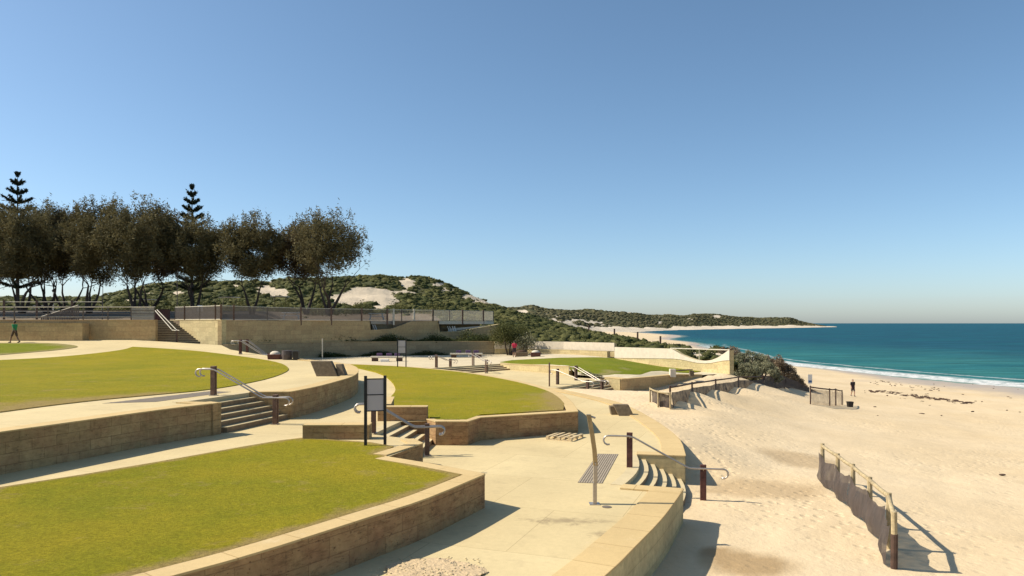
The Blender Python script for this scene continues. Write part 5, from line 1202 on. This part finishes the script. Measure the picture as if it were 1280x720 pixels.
# bush tree in front of the planter wall's end, and plants
def small_tree(u, v, y, wpx, vtop, label, seed, mat='leaf_scrub', n=5200, skirt=.42):
    rng = np.random.RandomState(seed); x, _ = XY(u, y); z = CZ-(v-HZ)*y/F; top = CZ-(vtop-HZ)*y/F; rw = wpx*y/F/2
    t = empty('shore_tree', (x, y, z), label, 'tree', 'small trees by the planter wall'); mb = MB()
    for k in range(4):
        a = rng.uniform(0,6.28); e = Vector((x+math.cos(a)*rw*.55, y+math.sin(a)*rw*.5, z+(top-z)*.75)); b = Vector((x+math.cos(a)*.12,y,z-.2)); mb.tube([b, b*.55+e*.45+Vector((rng.normal()*.15,0,-.1)), e], [.11,.08,.03], 6)
    mb.build('trunk', M['bark'], t, smooth=True)
    K = 60; p = rng.uniform(-1,1,(K,3)); zc = z+(top-z)*(1+skirt)/2; rz_ = (top-z)*(1-skirt)/2
    cc = np.stack([x+p[:,0]*rw*.9, y+p[:,1]*rw*.7, zc+p[:,2]*rz_*np.sqrt(np.clip(1-p[:,0]**2*.8,0,1))], 1); idx = rng.randint(0,K,n)
    V, Fc = leaf_quads(cc[idx]+rng.normal(size=(n,3))*.3, .22, .08, rng, droop=.1); np_mesh('crown', V, Fc, M[mat], parent=t)
small_tree(636,445,77,46,406,'low spreading dark tree shading the end of the planter wall',21)
small_tree(657,444,76,18,421,'small grey leaved tree standing in the planter row',22,'leaf_bush',1500,.45)
def tufts(name, line, n, hgt, wid, mat, label, seed, zf, kind='stuff', sz=.16):
    rng = np.random.RandomState(seed); cs = []
    for _ in range(n):
        k = rng.randint(0, len(line)-1); s = rng.rand(); (x0,y0),(x1,y1) = line[k], line[k+1]; x, y = x0+(x1-x0)*s+rng.normal()*wid, y0+(y1-y0)*s+rng.normal()*wid; h = hgt*rng.uniform(.3,1.1)*(.7+.5*math.sin(x*1.3+seed))
        m = 14; cs.append(np.stack([x+rng.normal(size=m)*.16, y+rng.normal(size=m)*.16, zf(x,y)+rng.rand(m)*h], 1))
    V, Fc = leaf_quads(np.concatenate(cs), sz, sz*.38, rng, up=.5); np_mesh(name, V, Fc, M[mat], kind=kind, label=label)
def np_mesh_fix(): pass
RWb = offset_line(RW, 1.1); RWf = offset_line(RW, -.35)
tufts('planter_groundcover', RWb[1:], 2600, .75, .30, 'leaf_green', 'dark low planting along the top of the long grey planter wall', 31, lambda x, y: CZ-2.05)
tufts('planter_groundcover', [p for p in RWf if p[0] < -6 and p[0] > -19], 900, .5, .16, 'leaf_green', 'green low planting at the foot of the long grey planter wall', 32, lambda x, y: CZ-3.5)
tufts('planter_groundcover', [XY(545,79.5),XY(575,81),XY(615,82.5),XY(650,82)], 700, 1.6, .6, 'leaf_scrub', 'dense dark planting below the picket deck behind the planter wall', 33, lambda x, y: CZ-2.6, sz=.22)
# the RW planter holds soil
s = [*RW[2:], *offset_line(RW, 4)[::-1][:-2]]
sheet('planter_soil', s, C(2.15), M['land'], step=3, kind='structure')
tufts('lawn_fringe', [P(748,470.5,hU),P(738,469,hU),P(728,467,hU)], 30, .35, .12, 'leaf_bush', 'dry tufts at the front corner of the beachside lawn', 34, lambda x, y: CZ-hU(x,y))
# ------------------------------------------------------------------ scrub on the dunes
ico = bmesh.new(); bmesh.ops.create_icosphere(ico, subdivisions=2, radius=1.0); ico.verts.ensure_lookup_table()
iv = np.array([v.co[:] for v in ico.verts]); ifc = np.array([[v.index for v in f.verts] for f in ico.faces]); ico.free()
def scrub(name, X, Y, Z, V, n, rad, squash, mat, seed, label, jit=.32, leaves=0, thr=.5, wt=None, ls=.5):
    rng = np.random.RandomState(seed); nr, nc = X.shape
    A = (Y**2) if wt is None else wt
    cell = V[:-1,:-1] > thr; area = np.abs((X[:-1,1:]-X[:-1,:-1])*(Y[1:,:-1]-Y[:-1,:-1])); w = (cell*area/ (Y[:-1,:-1]**.6)).ravel(); w = w/w.sum()
    pick = rng.choice(len(w), n, p=w); i, j = pick//(nc-1), pick % (nc-1); a, b = rng.rand(n), rng.rand(n)
    def bl(G): return G[i,j]*(1-a)*(1-b)+G[i+1,j]*a*(1-b)+G[i,j+1]*(1-a)*b+G[i+1,j+1]*a*b
    c = np.stack([bl(X), bl(Y), bl(Z)], 1); r_ = rad*rng.uniform(.45, 1.35, n)**1.2
    nv = len(iv); V0 = iv[None]*(1+jit*rng.normal(size=(n, nv, 1)).clip(-1.6,1.6)); V0[:,:,2] *= squash
    V0 = V0*r_[:,None,None]*np.array([1,1,1])+c[:,None,:]
    F0 = (ifc[None]+(np.arange(n)*nv)[:,None,None]).reshape(-1,3)
    o = np_mesh(name, V0.reshape(-1,3), F0, mat, kind='stuff', label=label)
    if leaves:
        idx = rng.randint(0, n, leaves); q = rng.normal(size=(leaves,3)); q /= np.linalg.norm(q, axis=1)[:,None]; q[:,2] = np.abs(q[:,2])*squash
        Vl, Fl = leaf_quads(c[idx]+q*(r_[idx]*rng.uniform(.85,1.3,leaves))[:,None], ls, ls*.4, rng, up=.6)
        np_mesh(name, Vl, Fl, mat, kind='stuff', label=label+', loose outer leaves')
scrub('dune_scrub', hillX, hillY, hillZ, hillV, 15000, .80, .6, M['leaf_scrub'], 61, 'dark olive coastal scrub covering the main dune hill', leaves=260000, ls=.42)
scrub('dune_scrub', duneX, duneY, duneZ, duneV, 5200, .62, .62, M['leaf_scrub'], 62, 'dense green scrub on the nearer dune behind the white topped wall', leaves=150000, ls=.30)
fm = farV.copy(); scrub('headland_scrub', farX, farY, farZ, fm, 10000, 2.3, .42, M['leaf_far'], 63, 'low scrub covering the far headland across the bay')
tufts('promenade_hedge', [XY(120,92),XY(230,92),XY(330,95),XY(400,97),XY(480,100),XY(560,104)], 1500, 1.9, 1.6, 'leaf_scrub', 'dark shrubs behind the promenade fence below the dune hill', 35, lambda x, y: CZ+.9, sz=.32)
tufts('promenade_hedge', [XY(-60,92),XY(20,92),XY(120,92)], 350, 1.2, 1.6, 'leaf_green', 'low green shrubs behind the trunks at the far left', 36, lambda x, y: CZ+.7, sz=.3)
# gravel spill on the paving by the near retaining wall
rng = random.Random(77); cx, cy = P(532,712,hP)
outl = []
for k in range(26):
    a = 2*math.pi*k/26; outl.append((cx+.10+math.cos(a)*.85*(1+.14*math.sin(3*a+1)+.06*rng.uniform(-1,1)), cy-.15+math.sin(a)*.6*(1+.1*rng.uniform(-1,1))))
drift = lambda x, y: hP(x,y)-.022*(.5+.5*mnoise.noise(Vector((x*9,y*9,0)))+.6*mnoise.noise(Vector((x*22,y*22,3))))-.04*max(0, 1-((x-cx-.1)/1.0)**2-((y-cy+.15)/.85)**2)-.006
o = sheet('sand_spill', outl, drift, M['sand'], step=.035, kind='structure')
sp = bpy.data.objects['sand_spill'].data
for nme, val in (('trod', 1.0),('damp', .45),('wet', 0),('litter', .6)):
    at = sp.attributes.new(nme, 'FLOAT', 'POINT'); at.data.foreach_set('value', [val]*len(sp.vertices))
mb = MB()
for _ in range(150):
    a, q = rng.uniform(0,6.28), rng.random()**.6; x, y = cx+.1+math.cos(a)*q*1.05, cy-.15+math.sin(a)*q*.9; s_ = rng.uniform(.006,.018)
    mb.ell((x, y, CZ-drift(x,y)+s_*.4), (s_*1.4, s_, s_*.7), 6, 4)
tag(mb.build('gravel', M['step'], fixn=False), 'loose gravel and sand spilt on the paving below the nearest lawn', 'gravel', kind='stuff')
if 0: grass_blades('grass', lawnA, 70000, .022, M['blade'], 9, 3.46, 'short olive grass blades of the nearest lawn', ymax=21)
